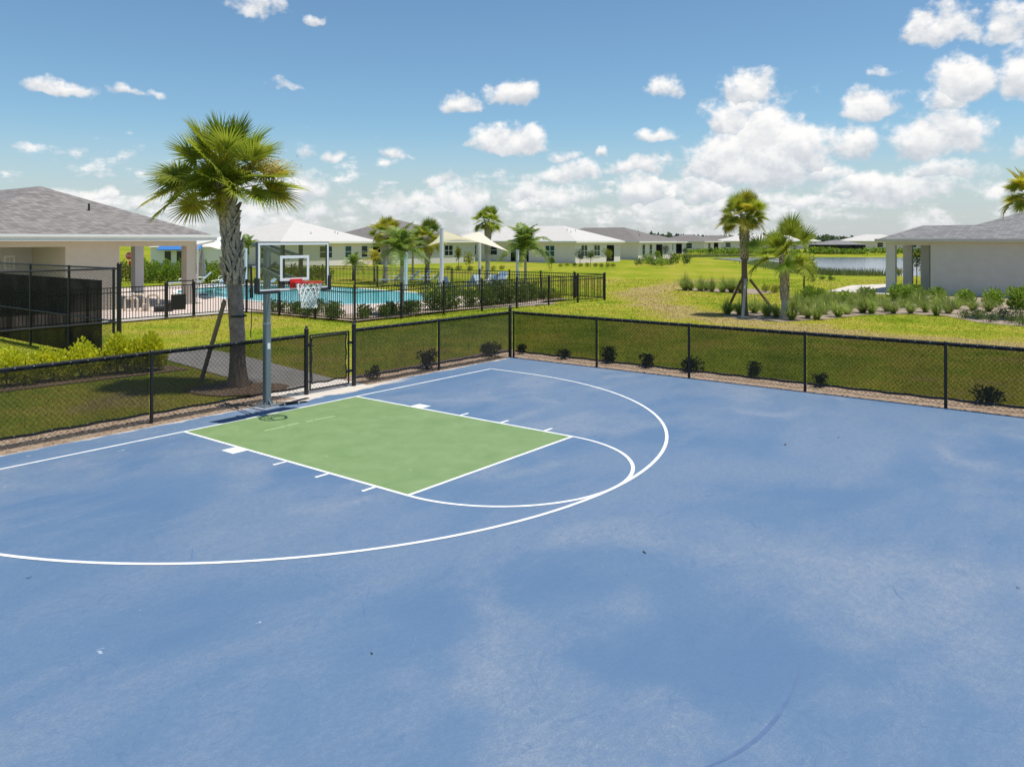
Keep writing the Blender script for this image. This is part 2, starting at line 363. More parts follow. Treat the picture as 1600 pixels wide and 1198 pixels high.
def screen_mat(name, opacity, c):
    m, N, L, b = new_mat(name)
    t = N.new('ShaderNodeBsdfTransparent'); d = N.new('ShaderNodeBsdfDiffuse'); d.inputs[0].default_value = (*c, 1)
    mx = N.new('ShaderNodeMixShader'); mx.inputs[0].default_value = opacity
    tc = N.new('ShaderNodeTexCoord'); n = N.new('ShaderNodeTexNoise'); n.inputs['Scale'].default_value = 1.2; n.inputs['Detail'].default_value = 3; L.new(tc.outputs['Object'], n.inputs['Vector'])
    r = N.new('ShaderNodeMapRange'); L.new(n.outputs['Fac'], r.inputs[0]); r.inputs[1].default_value = .3; r.inputs[2].default_value = .7
    r.inputs[3].default_value = opacity-.04; r.inputs[4].default_value = opacity+.05; L.new(r.outputs[0], mx.inputs[0])
    L.new(t.outputs[0], mx.inputs[1]); L.new(d.outputs[0], mx.inputs[2]); L.new(mx.outputs[0], N['Material Output'].inputs[0])
screen_mat('windscreen', .70, (.034, .031, .025))
screen_mat('windscreen_dark', .95, (.012, .012, .013))
screen_mat('insect_screen', .80, (.02, .02, .022))
m, N, L, b = new_mat('board_glass')
t = N.new('ShaderNodeBsdfTransparent'); t.inputs[0].default_value = (.82, .86, .86, 1); gl_ = N.new('ShaderNodeBsdfGlossy'); gl_.inputs['Roughness'].default_value = .02
fr = N.new('ShaderNodeFresnel'); fr.inputs[0].default_value = 1.45; mx = N.new('ShaderNodeMixShader')
L.new(fr.outputs[0], mx.inputs[0]); L.new(t.outputs[0], mx.inputs[1]); L.new(gl_.outputs[0], mx.inputs[2]); L.new(mx.outputs[0], N['Material Output'].inputs[0])
def water_mat(name, c, rough, sc, strength):
    m, N, L, b = new_mat(name); b.inputs['Base Color'].default_value = (*c, 1); b.inputs['Roughness'].default_value = rough; b.inputs['IOR'].default_value = 1.33
    tc = N.new('ShaderNodeTexCoord'); n = N.new('ShaderNodeTexNoise'); n.inputs['Scale'].default_value = sc; n.inputs['Detail'].default_value = 4; L.new(tc.outputs['Object'], n.inputs['Vector'])
    bp = N.new('ShaderNodeBump'); bp.inputs['Strength'].default_value = strength; bp.inputs['Distance'].default_value = .05; L.new(n.outputs['Fac'], bp.inputs['Height']); L.new(bp.outputs[0], b.inputs['Normal'])
water_mat('pool_water', (.10, .54, .60), .06, 3.0, .35)
water_mat('lake_water', (.10, .13, .20), .12, 1.2, .5)
def roof_mat(name, c, var, sx, sz):
    m, N, L, b = new_mat(name)
    g = N.new('ShaderNodeTexCoord'); s = N.new('ShaderNodeSeparateXYZ'); L.new(g.outputs['Object'], s.inputs[0])
    ad = N.new('ShaderNodeMath'); ad.operation = 'ADD'; L.new(s.outputs[0], ad.inputs[0]); L.new(s.outputs[1], ad.inputs[1])
    cb = N.new('ShaderNodeCombineXYZ'); L.new(ad.outputs[0], cb.inputs[0]); L.new(s.outputs[2], cb.inputs[1])
    br = N.new('ShaderNodeTexBrick'); L.new(cb.outputs[0], br.inputs['Vector']); br.inputs['Scale'].default_value = 1
    br.inputs['Brick Width'].default_value = sx; br.inputs['Row Height'].default_value = sz; br.inputs['Mortar Size'].default_value = sz*.10; br.inputs['Bias'].default_value = 0
    br.inputs['Color1'].default_value = (*[q*(1-var) for q in c], 1); br.inputs['Color2'].default_value = (*[q*(1+var) for q in c], 1); br.inputs['Mortar'].default_value = (*[q*(1-1.8*var) for q in c], 1)
    n = N.new('ShaderNodeTexNoise'); n.inputs['Scale'].default_value = 1.3; n.inputs['Detail'].default_value = 7; L.new(g.outputs['Object'], n.inputs['Vector'])
    r = N.new('ShaderNodeMapRange'); L.new(n.outputs['Fac'], r.inputs[0]); r.inputs[1].default_value = .3; r.inputs[2].default_value = .7; r.inputs[3].default_value = 1-.2*var; r.inputs[4].default_value = 1+.2*var
    hs = N.new('ShaderNodeHueSaturation'); L.new(br.outputs['Color'], hs.inputs['Color']); L.new(r.outputs[0], hs.inputs['Value'])
    L.new(hs.outputs[0], b.inputs['Base Color']); b.inputs['Roughness'].default_value = .9
    bp = N.new('ShaderNodeBump'); bp.inputs['Strength'].default_value = .5; bp.inputs['Distance'].default_value = .02; L.new(br.outputs['Fac'], bp.inputs['Height']); bp.invert = True; L.new(bp.outputs[0], b.inputs['Normal'])
roof_mat('shingle', (.205, .185, .175), .30, .24, .056)
roof_mat('shingle_grey', (.20, .195, .195), .26, .24, .056)
roof_mat('shingle_brown', (.17, .15, .14), .14, .34, .07)
roof_mat('roof_white', (.50, .475, .445), .05, .33, .14)

# ------------------------------------------------------------------ mesh helpers
class MB:
    def __init__(s): s.v = []; s.f = []
    def add(s, vs, fs):
        o = len(s.v); s.v += [tuple(q) for q in vs]; s.f += [tuple(i+o for i in q) for q in fs]; return s
    def box(s, c, d, rz=0.0, tilt=None):
        hx, hy, hz = d[0]/2, d[1]/2, d[2]/2
        m = Matrix.Rotation(rz, 3, 'Z') if tilt is None else tilt
        vs = [Vector(c)+m@Vector((x*hx, y*hy, z*hz)) for x in (-1, 1) for y in (-1, 1) for z in (-1, 1)]
        return s.add(vs, [(0, 1, 3, 2), (4, 6, 7, 5), (0, 4, 5, 1), (2, 3, 7, 6), (0, 2, 6, 4), (1, 5, 7, 3)])
    def box2(s, a, b): return s.box([(a[i]+b[i])/2 for i in range(3)], [abs(b[i]-a[i]) for i in range(3)])
    def bar(s, p0, p1, w, h, up=(0, 0, 1)):
        p0, p1 = Vector(p0), Vector(p1); d = (p1-p0); L = d.length; d.normalize()
        sd_ = d.cross(Vector(up)); sd_ = sd_.normalized() if sd_.length > 1e-4 else Vector((1, 0, 0)); u = sd_.cross(d)
        m = Matrix((d, sd_, u)).transposed()
        return s.box((p0+p1)/2, (L, w, h), tilt=m)
    def tube(s, p0, p1, r0, r1=None, n=8, caps=True):
        r1 = r0 if r1 is None else r1
        p0, p1 = Vector(p0), Vector(p1); d = (p1-p0).normalized()
        a = d.cross(Vector((0, 0, 1))); a = a.normalized() if a.length > 1e-3 else Vector((1, 0, 0)); b_ = d.cross(a)
        vs = []
        for p, r in ((p0, r0), (p1, r1)):
            for i in range(n):
                t = 2*math.pi*i/n; vs.append(p+a*math.cos(t)*r+b_*math.sin(t)*r)
        fs = [(i, (i+1) % n, n+(i+1) % n, n+i) for i in range(n)]
        if caps: fs += [tuple(range(n-1, -1, -1)), tuple(range(n, 2*n))]
        return s.add(vs, fs)
    def path(s, pts, r, n=6):
        pts = [Vector(p) for p in pts]; rings = []
        rs = r if isinstance(r, (list, tuple)) else [r]*len(pts)
        vs = []; prev = None
        for i, p in enumerate(pts):
            d = (pts[min(i+1, len(pts)-1)]-pts[max(i-1, 0)]).normalized()
            a = d.cross(Vector((0, 0, 1))) if prev is None else prev-d*prev.dot(d)
            a = a.normalized() if a.length > 1e-3 else Vector((1, 0, 0)); prev = a; b_ = d.cross(a)
            vs += [p+(a*math.cos(2*math.pi*k/n)+b_*math.sin(2*math.pi*k/n))*rs[i] for k in range(n)]
        fs = [(i*n+k, i*n+(k+1) % n, (i+1)*n+(k+1) % n, (i+1)*n+k) for i in range(len(pts)-1) for k in range(n)]
        fs += [tuple(range(n-1, -1, -1)), tuple(range((len(pts)-1)*n, len(pts)*n))]
        return s.add(vs, fs)
    def lathe(s, prof, n=16, c=(0, 0)):
        vs = [(c[0]+r*math.cos(2*math.pi*k/n), c[1]+r*math.sin(2*math.pi*k/n), z) for r, z in prof for k in range(n)]
        fs = [(i*n+k, i*n+(k+1) % n, (i+1)*n+(k+1) % n, (i+1)*n+k) for i in range(len(prof)-1) for k in range(n)]
        fs += [tuple(range(n-1, -1, -1)), tuple(range((len(prof)-1)*n, len(prof)*n))]
        return s.add(vs, fs)
    def slab(s, poly, z0, z1):
        n = len(poly); vs = [(p[0], p[1], z0) for p in poly]+[(p[0], p[1], z1) for p in poly]
        a = sum(poly[i][0]*poly[(i+1) % n][1]-poly[(i+1) % n][0]*poly[i][1] for i in range(n))
        fs = [tuple(range(n-1, -1, -1)), tuple(range(n, 2*n))]+[(i, (i+1) % n, n+(i+1) % n, n+i) for i in range(n)]
        if a < 0: fs = [tuple(reversed(q)) for q in fs]
        return s.add(vs, fs)
    def mesh(s, name, mat, smooth=False):
        me = bpy.data.meshes.new(name); me.from_pydata(s.v, [], s.f)
        if mat: me.materials.append(MATS[mat])
        if smooth: me.polygons.foreach_set('use_smooth', [True]*len(me.polygons))
        me.update(); return me
    def build(s, name, mat, parent=None, smooth=False, loc=None, rz=0):
        return link(name, s.mesh(name, mat, smooth), parent, loc, rz)
def link(name, me, parent=None, loc=None, rz=0):
    o = bpy.data.objects.new(name, me); col.objects.link(o)
    if parent is not None: o.parent = parent
    if loc is not None: o.location = loc
    if rz: o.rotation_euler = (0, 0, rz)
    return o
def np_mesh(name, v, faces_n, idx, mat, dry=None):
    """v (N,3), idx flat, all faces with faces_n corners"""
    me = bpy.data.meshes.new(name); nf = len(idx)//faces_n
    me.vertices.add(len(v)); me.vertices.foreach_set('co', np.asarray(v, dtype=np.float32).ravel())
    me.loops.add(len(idx)); me.loops.foreach_set('vertex_index', np.asarray(idx, dtype=np.int32))
    me.polygons.add(nf); me.polygons.foreach_set('loop_start', np.arange(0, len(idx), faces_n, dtype=np.int32))
    me.update(calc_edges=True)
    if dry is not None:
        a = me.attributes.new('dry', 'FLOAT', 'POINT'); a.data.foreach_set('value', np.asarray(dry, dtype=np.float32))
    me.materials.append(MATS[mat]); me.validate(); return me
def tag(o, label, cat, group=None):
    o['label'] = label; o['category'] = cat
    if group: o['group'] = group
    return o
def struct(o, kind='structure'): o['kind'] = kind; return o
def empty(name, loc, rz=0, label=None, cat=None, group=None):
    o = bpy.data.objects.new(name, None); col.objects.link(o); o.location = loc; o.rotation_euler = (0, 0, rz); o.empty_display_size = .2
    if label: tag(o, label, cat, group)
    return o

# ------------------------------------------------------------------ ground, lake
def seg_dist(x, y, pl):
    d = np.full(np.shape(x), 1e9)
    for a, b_ in zip(pl[:-1], pl[1:]):
        vx, vy = b_[0]-a[0], b_[1]-a[1]; l2 = vx*vx+vy*vy
        t = np.clip(((x-a[0])*vx+(y-a[1])*vy)/l2, 0, 1)
        d = np.minimum(d, np.hypot(x-a[0]-t*vx, y-a[1]-t*vy))
    return d
def inside(x, y, poly):
    r = np.zeros(np.shape(x), bool); n = len(poly)
    for i in range(n):
        (x0, y0), (x1, y1) = poly[i][:2], poly[(i+1) % n][:2]
        if y0 == y1: continue
        c_ = ((y0 > y) != (y1 > y)) & (x < (x1-x0)*(y-y0)/(y1-y0)+x0); r ^= c_
    return r
ZG = -.03
track = [G(1110, 437), G(1050, 446), G(1005, 453), G(990, 461), G(1010, 471), G(1050, 482), G(1110, 492), G(1200, 508), G(1330, 520), G(1600, 540)]
def dryness(x, y):
    d = seg_dist(x, y, [(p.x, p.y) for p in track])
    w = .8+.022*(y-20)
    v = .30*np.exp(-(d/(w*1.1))**2)
    v += .10*np.sin(x*.31+1.3*np.sin(y*.17))*np.sin(y*.23+.7)+.07*np.sin(x*.9+y*.55)*np.sin(y*.8-x*.3)
    near = np.clip((34-y)/14, 0, 1)*np.clip((x-2)/10, 0, 1); v += .07*near
    return v
LZ = -.40
lake = [G(1112, 403.5, LZ), G(1150, 407, LZ), G(1190, 413, LZ), G(1225, 420, LZ), G(1262, 427, LZ), G(1320, 430, LZ), G(1400, 431, LZ), G(1600, 433, LZ), Vector((150, 76, 0)), Vector((260, 110, 0)), Vector((240, 160, 0)), Vector((95, 150, 0)), G(1330, 402, LZ), G(1200, 402, LZ)]
lakexy = [(p.x, p.y) for p in lake]
def axis(*segs):
    o = []
    for a, b_, s in segs: o += list(np.arange(a, b_, s))
    return np.array(sorted(set(np.round(o, 3))))
gx = axis((-2500, -400, 300), (-400, -60, 20), (-60, -20, 2), (-20, 30, 1), (30, 150, 2), (150, 420, 15), (420, 2600, 300))
gy = axis((-60, 0, 5), (0, 75, 1), (75, 175, 2), (175, 500, 15), (500, 4001, 350))
X, Y = np.meshgrid(gx, gy)
ind = inside(X, Y, lakexy); dl = seg_dist(X, Y, lakexy+[lakexy[0]])
Z = np.full(X.shape, ZG)
Z = np.where(ind, LZ-.05-.8*np.clip(dl/4, 0, 1), ZG+(LZ-ZG)*np.clip(1-dl/22, 0, 1)**1.5)
Z = Z+np.where(~ind & (Y > 60), .10*np.sin(X*.05+1)*np.sin(Y*.045)*np.clip(dl/10, 0, 1)*np.clip((Y-60)/40, 0, 1), 0)
ny, nx = X.shape
ii = np.arange((ny-1)*nx).reshape(ny-1, nx)[:, :-1]
quads = np.stack([ii, ii+1, ii+nx+1, ii+nx], -1).reshape(-1)
ground = struct(link('ground', np_mesh('ground', np.stack([X, Y, Z], -1).reshape(-1, 3), 4, quads, 'lawn', dryness(X, Y).ravel())))
lk = MB(); cxm = sum(p[0] for p in lakexy)/len(lakexy)
lk.add([(p[0], p[1], LZ) for p in lakexy], [tuple(range(len(lakexy)))])
me = lk.mesh('lake', 'lake_water'); lake_o = struct(link('lake', me))
if me.polygons[0].normal.z < 0: me.flip_normals()

# ------------------------------------------------------------------ basketball court (local x = u, y = -v)
U0, U1, V0, V1 = -16.0, 7.78, -.12, 24.0
court = struct(MB().box2((U0, -V1, -.12), (U1, -V0, 0)).build('basketball_court', 'court_blue', None, loc=(TX, TY, 0), rz=YAW))
def cpart(mb, name, mat): return mb.build(name, mat, court)
LW = .051
def rect(u0, v0, u1, v1, z): return MB().add([(u0, -v0, z), (u1, -v0, z), (u1, -v1, z), (u0, -v1, z)], [(3, 2, 1, 0)] if (u1 > u0) == (v1 > v0) else [(0, 1, 2, 3)])
def ring(cu, cv, r0, r1, a0, a1, z, n=96):
    mb = MB(); vs = []
    for i in range(n+1):
        a = a0+(a1-a0)*i/n
        for r in (r0, r1): vs.append((cu+r*math.cos(a), -(cv+r*math.sin(a)), z))
    return mb.add(vs, [(2*i, 2*i+2, 2*i+3, 2*i+1) for i in range(n)])
K, BL, FTL, VH, R3 = 6*FT, 2*FT, 19*FT, 5.25*FT, 19.75*FT
cpart(rect(-K+LW, BL+LW, K-LW, FTL-LW, .0015), 'key_paint', 'key_green')
cpart(rect(-15.9, BL, R3, BL+LW, .003), 'baseline', 'line_white')
for s in (-1, 1):
    cpart(rect(min(s*K, s*(K-LW)), BL+LW, max(s*K, s*(K-LW)), FTL, .003), 'lane_line', 'line_white')
cpart(rect(-K+LW, FTL-LW, K-LW, FTL, .003), 'free_throw_line', 'line_white')
cpart(ring(0, FTL, K-LW, K, 0, math.pi, .0036), 'free_throw_arc', 'line_white')
tp = ring(0, VH, R3-LW, R3, 0, math.pi, .0046, 160)
for s in (-1, 1): tp.add([(s*(R3-LW), -BL-LW, .0046), (s*R3, -BL-LW, .0046), (s*R3, -VH, .0046), (s*(R3-LW), -VH, .0046)], [(0, 1, 2, 3)])
cpart(tp, 'three_point_line', 'line_white')
for s in (-1, 1):
    a, b_ = s*K, s*(K+.235)
    cpart(rect(min(a, b_), 7*FT, max(a, b_), 8*FT, .003), 'lane_block', 'line_white')
    for q in (11, 14, 17):
        b_ = s*(K+.21); cpart(rect(min(a, b_), q*FT, max(a, b_), q*FT+LW, .003), 'lane_mark', 'line_white')
def pxstrip(pts, w, z):
    """flat ribbon through court points (u,v)"""
    mb = MB(); P = [Vector((u, -v, z)) for u, v in pts]; vs = []
    for i, p in enumerate(P):
        d = (P[min(i+1, len(P)-1)]-P[max(i-1, 0)]).normalized(); nrm = Vector((-d.y, d.x, 0))
        k = w*(.35+.65*math.sin(math.pi*(i+.35)/(len(P)-.3)))
        vs += [p-nrm*k/2, p+nrm*k/2]
    return mb.add(vs, [(2*i, 2*i+2, 2*i+3, 2*i+1) for i in range(len(P)-1)])
def uvp(px, py): p = G(px, py); return UV(p.x, p.y)
for a, b_ in (((413, 673), (446, 666)), ((448, 665), (467, 661)), ((478, 659), (489, 657)), ((491, 656), (523, 650))):
    p, q = uvp(*a), uvp(*b_)
    cpart(MB().bar((p[0], -p[1], .002), (q[0], -q[1], .002), .06, .001), 'touch_up_stripe', 'touch_up')
def qcurve(a, b_, c_, n=14):
    return [tuple((1-t)**2*np.array(a)+2*t*(1-t)*np.array(b_)+t*t*np.array(c_)) for t in np.linspace(0, 1, n)]
cpart(pxstrip([uvp(*q) for q in qcurve((1248, 1050), (1215, 1165), (1085, 1204), 22)], .030, .0015), 'scuff_mark', 'scuff')
for a, b_, c_ in [((1395, 915), (1400, 930), (1412, 936)), ((640, 1025), (650, 1000), (655, 970)), ((300, 880), (299, 865), (302, 855)), ((565, 975), (572, 940), (578, 915))]:
    cpart(pxstrip([uvp(*q) for q in qcurve(a, b_, c_)], .012, .0015), 'scuff_mark', 'scuff_soft')
# debris on the court
dbx = [(1007, 863, .075, 'curled dark leaf lying on the blue court near its middle'), (1227, 695, .085, 'small dark leaf on the blue court right of the arc'),
       (45, 903, .05, 'tiny brown leaf on the blue court at far left'), (1310, 684, .04, 'tiny dark seed on the court below the right fence'), (1591, 918, .045, 'tiny pale leaf scrap on the court at right edge'),
       (581, 1021, .04, 'tiny tan leaf scrap on the near court, lower middle')]
for i, (px, py, s, lab) in enumerate(dbx):
    p = G(px, py); mb = MB(); n = 7; vs = []
    for k in range(n):
        t = k/(n-1)-.5; w = .3*s*math.cos(t*math.pi)*.9+.001
        vs += [(t*s, -w/2, .002+.25*s*abs(t)), (t*s, w/2, .010+.3*s*t*t)]
    mb.add(vs, [(2*k, 2*k+2, 2*k+3, 2*k+1) for k in range(n-1)])
    tag(mb.build('fallen_leaf', 'leaf_litter', None, loc=(p.x, p.y, .001), rz=rnd.uniform(0, 6)), lab, 'leaf', 'leaf litter on the court')

# mulch margins, paths, beds
def sheet(name, poly, z, mat, kind='structure', thick=.0):
    mb = MB()
    if thick: mb.slab([(p[0], p[1]) for p in poly], z-thick, z)
    else: mb.add([(p[0], p[1], z) for p in poly], [tuple(range(len(poly)))])
    me = mb.mesh(name, mat)
    if not thick and me.polygons[0].normal.z < 0: me.flip_normals()
    return struct(link(name, me), kind)
def wob(a, b_, n, amp):
    a, b_ = Vector(a), Vector(b_); d = (b_-a).normalized(); nr = Vector((-d.y, d.x, 0))
    return [a+(b_-a)*i/n+nr*rnd.uniform(-amp, amp) for i in range(n+1)]
ms1 = [C(7.78, -.12), C(7.78, 24)]+[p for p in wob(C(8.95, 24), C(8.92, -1.35), 40, .07)]+[C(7.78, -1.35)]
sheet('mulch_margin', ms1, -.014, 'mulch_pale')
ms2 = [C(7.78, -.12), C(7.78, -1.3)]+wob(C(7.78, -1.32), C(2.75, -1.3), 10, .06)+[C(2.7, -.12)]
sheet('mulch_margin', ms2, -.014, 'mulch_pale')
ms3 = [C(1.1, -.12)]+wob(C(1.0, -1.15), C(-16, -1.25), 30, .06)+[C(-16, -.12)]
sheet('mulch_margin', ms3, -.014, 'mulch_pale')
sheet('gate_apron', [C(1.0, -.12), C(2.8, -.12), C(2.9, -1.3), C(.7, -1.25)], -.008, 'concrete')
pth = [C(2.95, -1.2), C(.6, -1.2), C(-.6, -2.0), C(-1.5, -3.3), C(-2.2, -5.6), C(-3.0, -10.5), C(-1.5, -10.5), C(-.7, -6), C(.1, -3.6), C(1.4, -2.75), C(2.9, -2.7)]
sheet('path', [G(262, 546), G(300, 541), G(345, 548), G(400, 560), G(467, 577), G(520, 590), G(552, 598), G(500, 603), G(470, 611), G(420, 602), G(350, 587), G(300, 572), G(255, 560)], -.012, 'path')
ring_poly = []
pb = G(372, 603)
for k in range(28):
    a = 2*math.pi*k/28; r = 1.0+rnd.uniform(-.1, .1); ring_poly.append((pb.x+.05+r*1.05*math.cos(a), pb.y-.25+r*.72*math.sin(a)))
sheet('mulch_ring', ring_poly, -.006, 'mulch')
def chips(name, n, fn, mat, s0, s1):
    V = []; F = []
    for i in range(n):
        x, y, z = fn(); a = rnd.uniform(0, 6.28); s = rnd.uniform(s0, s1); w = s*rnd.uniform(.25, .7); h = s*rnd.uniform(.1, .5)
        ca, sa = math.cos(a), math.sin(a)
        for (dx, dy, dz) in ((-s, -w, 0), (s, -w, h*.3), (s, w, 0), (-s, w, h*.5), (0, 0, h+.006)):
            V.append((x+dx*ca-dy*sa, y+dx*sa+dy*ca, z+dz))
        o = 5*i; F += [o, o+1, o+4, o+1, o+2, o+4, o+2, o+3, o+4, o+3, o, o+4]
    return struct(link(name, np_mesh(name, V, 3, F, mat)), 'stuff')
def on_margin():
    k = rnd.random()
    if k < .5: p = C(rnd.uniform(7.80, 8.88), rnd.uniform(-.6, 16))
    elif k < .75: p = C(rnd.uniform(2.8, 7.8), rnd.uniform(-1.25, -.13))
    else: p = C(rnd.uniform(-7, 1.0), rnd.uniform(-1.15, -.13))
    return p.x, p.y, -.014
for nm, mt, k in (('mulch_chips', 'mulch', 5200), ('mulch_chips', 'bed', 2600), ('mulch_chips', 'bed', 3600)): chips(nm, k, on_margin, mt, .012, .032)
def on_ring():
    a = rnd.uniform(0, 6.28); r = math.sqrt(rnd.random()); return pb.x+.05+r*1.0*math.cos(a), pb.y-.25+r*.68*math.sin(a), -.006
chips('mulch_chips', 900, on_ring, 'mulch', .012, .035); chips('mulch_chips', 500, on_ring, 'bed', .012, .035)
bedR = [G(*q) for q in ((1128, 492), (1150, 497), (1220, 502), (1290, 498), (1350, 491), (1420, 490), (1480, 493), (1530, 503), (1600, 509), (1760, 520), (1760, 470), (1600, 466), (1450, 461), (1385, 466), (1300, 472), (1240, 480), (1190, 486), (1140, 485))]
sheet('planting_bed', bedR, -.02, 'bed')
sheet('patio', [G(1293, 455), G(1330, 446), G(1386, 444), G(1440, 452), G(1400, 461)], .015, 'concrete', thick=.06)
bed2 = [G(*q) for q in ((1064, 453), (1180, 459), (1215, 456), (1180, 451), (1064, 449))]
sheet('planting_bed', bed2, -.02, 'bed')

# pool terrace corners
def UVW(u, v): p = C(u, v); return p
K0 = Vector((-5.9, 29.3, 0)); UD = Vector((UC, US, 0)); VD = Vector((US, -UC, 0))
RC = G(945, 468); LC = K0-VD*7.0; LL = LC-UD*9.5
BK = RC-VD*19.5; BL_ = BK-VD*10-UD*2
deck_poly = [K0+(UD-VD)*1.6, RC+(-UD-VD)*.5-UD*3.2, BK+(-UD)*1.5, BL_-UD*1.5, BL_-UD*22, LL+(-VD)*.1, LC+(-VD)*.1]
deck = sheet('pool_deck', deck_poly, .03, 'deck', thick=.08)
pool_px = [Vector((-3.9, 43.3, 0)), Vector((-8.6, 47.9, 0)), Vector((-13.5, 52.3, 0)), Vector((-19, 52, 0)), Vector((-20.5, 46, 0)), Vector((-15.0, 41.0, 0)), Vector((-11.3, 37.9, 0)), Vector((-8.5, 37.0, 0)), Vector((-6.0, 37.3, 0)), Vector((-4.2, 40.0, 0))]
def rounded(poly, it=3):
    P = [Vector((p[0], p[1], 0)) for p in poly]
    for _ in range(it):
        Q = []
        for i in range(len(P)):
            a, b_ = P[i], P[(i+1) % len(P)]; Q += [a*.78+b_*.22, a*.22+b_*.78]
        P = Q
    return P
pr = rounded(pool_px, 2)
cen = sum(pr, Vector())/len(pr)
cop = MB(); n = len(pr); vs = []
for p in pr:
    o = (p-cen).normalized(); vs += [p+o*.32+Vector((0, 0, .034)), p+Vector((0, 0, .055)), p+o*.32+Vector((0, 0, .06))]
cop.add([q for q in vs], [(3*i, 3*((i+1) % n), 3*((i+1) % n)+2, 3*i+2) for i in range(n)]+[(3*i+2, 3*((i+1) % n)+2, 3*((i+1) % n)+1, 3*i+1) for i in range(n)])
struct(cop.build('pool_coping', 'trim_white'))
sheet('pool_water', pr, .040, 'pool_water')
bed3 = [K0+(UD-VD)*.12, K0+UD*14.7-VD*.12, K0+UD*14.6-VD*1.5, K0+UD*8-VD*1.7, K0+UD*2.0-VD*1.9, K0-VD*6.6+UD*1.5, K0-VD*6.9+UD*.12]
sheet('planting_bed', bed3, .036, 'bed')
# tennis court behind the dark screen and paved pump yard
FA = Vector((-10.0, 19.9, 0))
sheet('pickleball_court', [FA-VD*1.6-UD*1.6, FA-UD*12-VD*1.6, FA-UD*12-VD*14, FA-VD*14-UD*1.6], .0, 'green_court')
sheet('pump_yard', [LC-UD*.15+VD*.05-UD*.1, LL+VD*.1, LL+VD*.1-VD*1.5, LC-UD*.15-VD*1.5], .034, 'concrete')

# ------------------------------------------------------------------ lawn blades (uncountable)
def grass_field():
    rs = np.random.RandomState(3)
    Ps = []
    for (y0, y1, dens) in ((12, 20, 330), (20, 27, 230), (27, 35, 120), (35, 46, 55), (46, 62, 20)):
        xa, xb = -.68*y1, .68*y1; n = int((xb-xa)*(y1-y0)*dens*1.0)
        x = rs.uniform(xa, xb, n); y = rs.uniform(y0, y1, n)
        Ps.append(np.stack([x, y, np.full(n, {12: .0032, 20: .0045, 27: .007, 35: .011, 46: .018}[y0])], -1))
    P = np.concatenate(Ps); x, y = P[:, 0], P[:, 1]
    dx, dy = x-TX, y-TY; u = dx*UC+dy*US; v = dx*US-dy*UC
    ok = ~((u < 8.92) & (v > -1.22)) & (np.abs(x) < .68*y)
    ok &= ~inside(x, y, [(p.x, p.y) for p in deck_poly]); ok &= ~inside(x, y, [(p.x, p.y) for p in bedR]); ok &= ~inside(x, y, [(p.x, p.y) for p in bed2]); ok &= ~inside(x, y, [(p.x, p.y) for p in bed3])
    ok &= ~inside(x, y, ring_poly)
    for nm in ('path', 'pickleball_court', 'patio', 'pump_yard'):
        o = bpy.data.objects[nm]; n = len(o.data.vertices)
        poly = [tuple(vv.co[:2]) for vv in o.data.vertices]
        if nm == 'patio': poly = poly[:n//2]
        ok &= ~inside(x, y, poly)
    P = P[ok]; x, y, w = P.T; n = len(P)
    a = rs.uniform(0, 2*np.pi, n); h = rs.uniform(.025, .06, n)*np.where(y > 30, 1.15, 1); ln = rs.uniform(.2, 1.0, n)*h; la = rs.uniform(0, 2*np.pi, n)
    w = w*rs.uniform(.7, 1.6, n)*1.6
    V = np.zeros((n, 3, 3)); V[:, 0] = np.stack([x-np.cos(a)*w, y-np.sin(a)*w, np.full(n, ZG)], -1); V[:, 1] = np.stack([x+np.cos(a)*w, y+np.sin(a)*w, np.full(n, ZG)], -1)
    V[:, 2] = np.stack([x+np.cos(la)*ln, y+np.sin(la)*ln, ZG+h], -1)
    V[:, :, 2] += ((LZ-ZG)*np.clip(1-seg_dist(x, y, lakexy+[lakexy[0]])/22, 0, 1)**1.5)[:, None]
    struct(link('lawn_grass', np_mesh('lawn_grass', V.reshape(-1, 3), 3, np.arange(3*n), 'grass', np.repeat(dryness(x, y), 3))), 'stuff')
    return n
NB = grass_field()

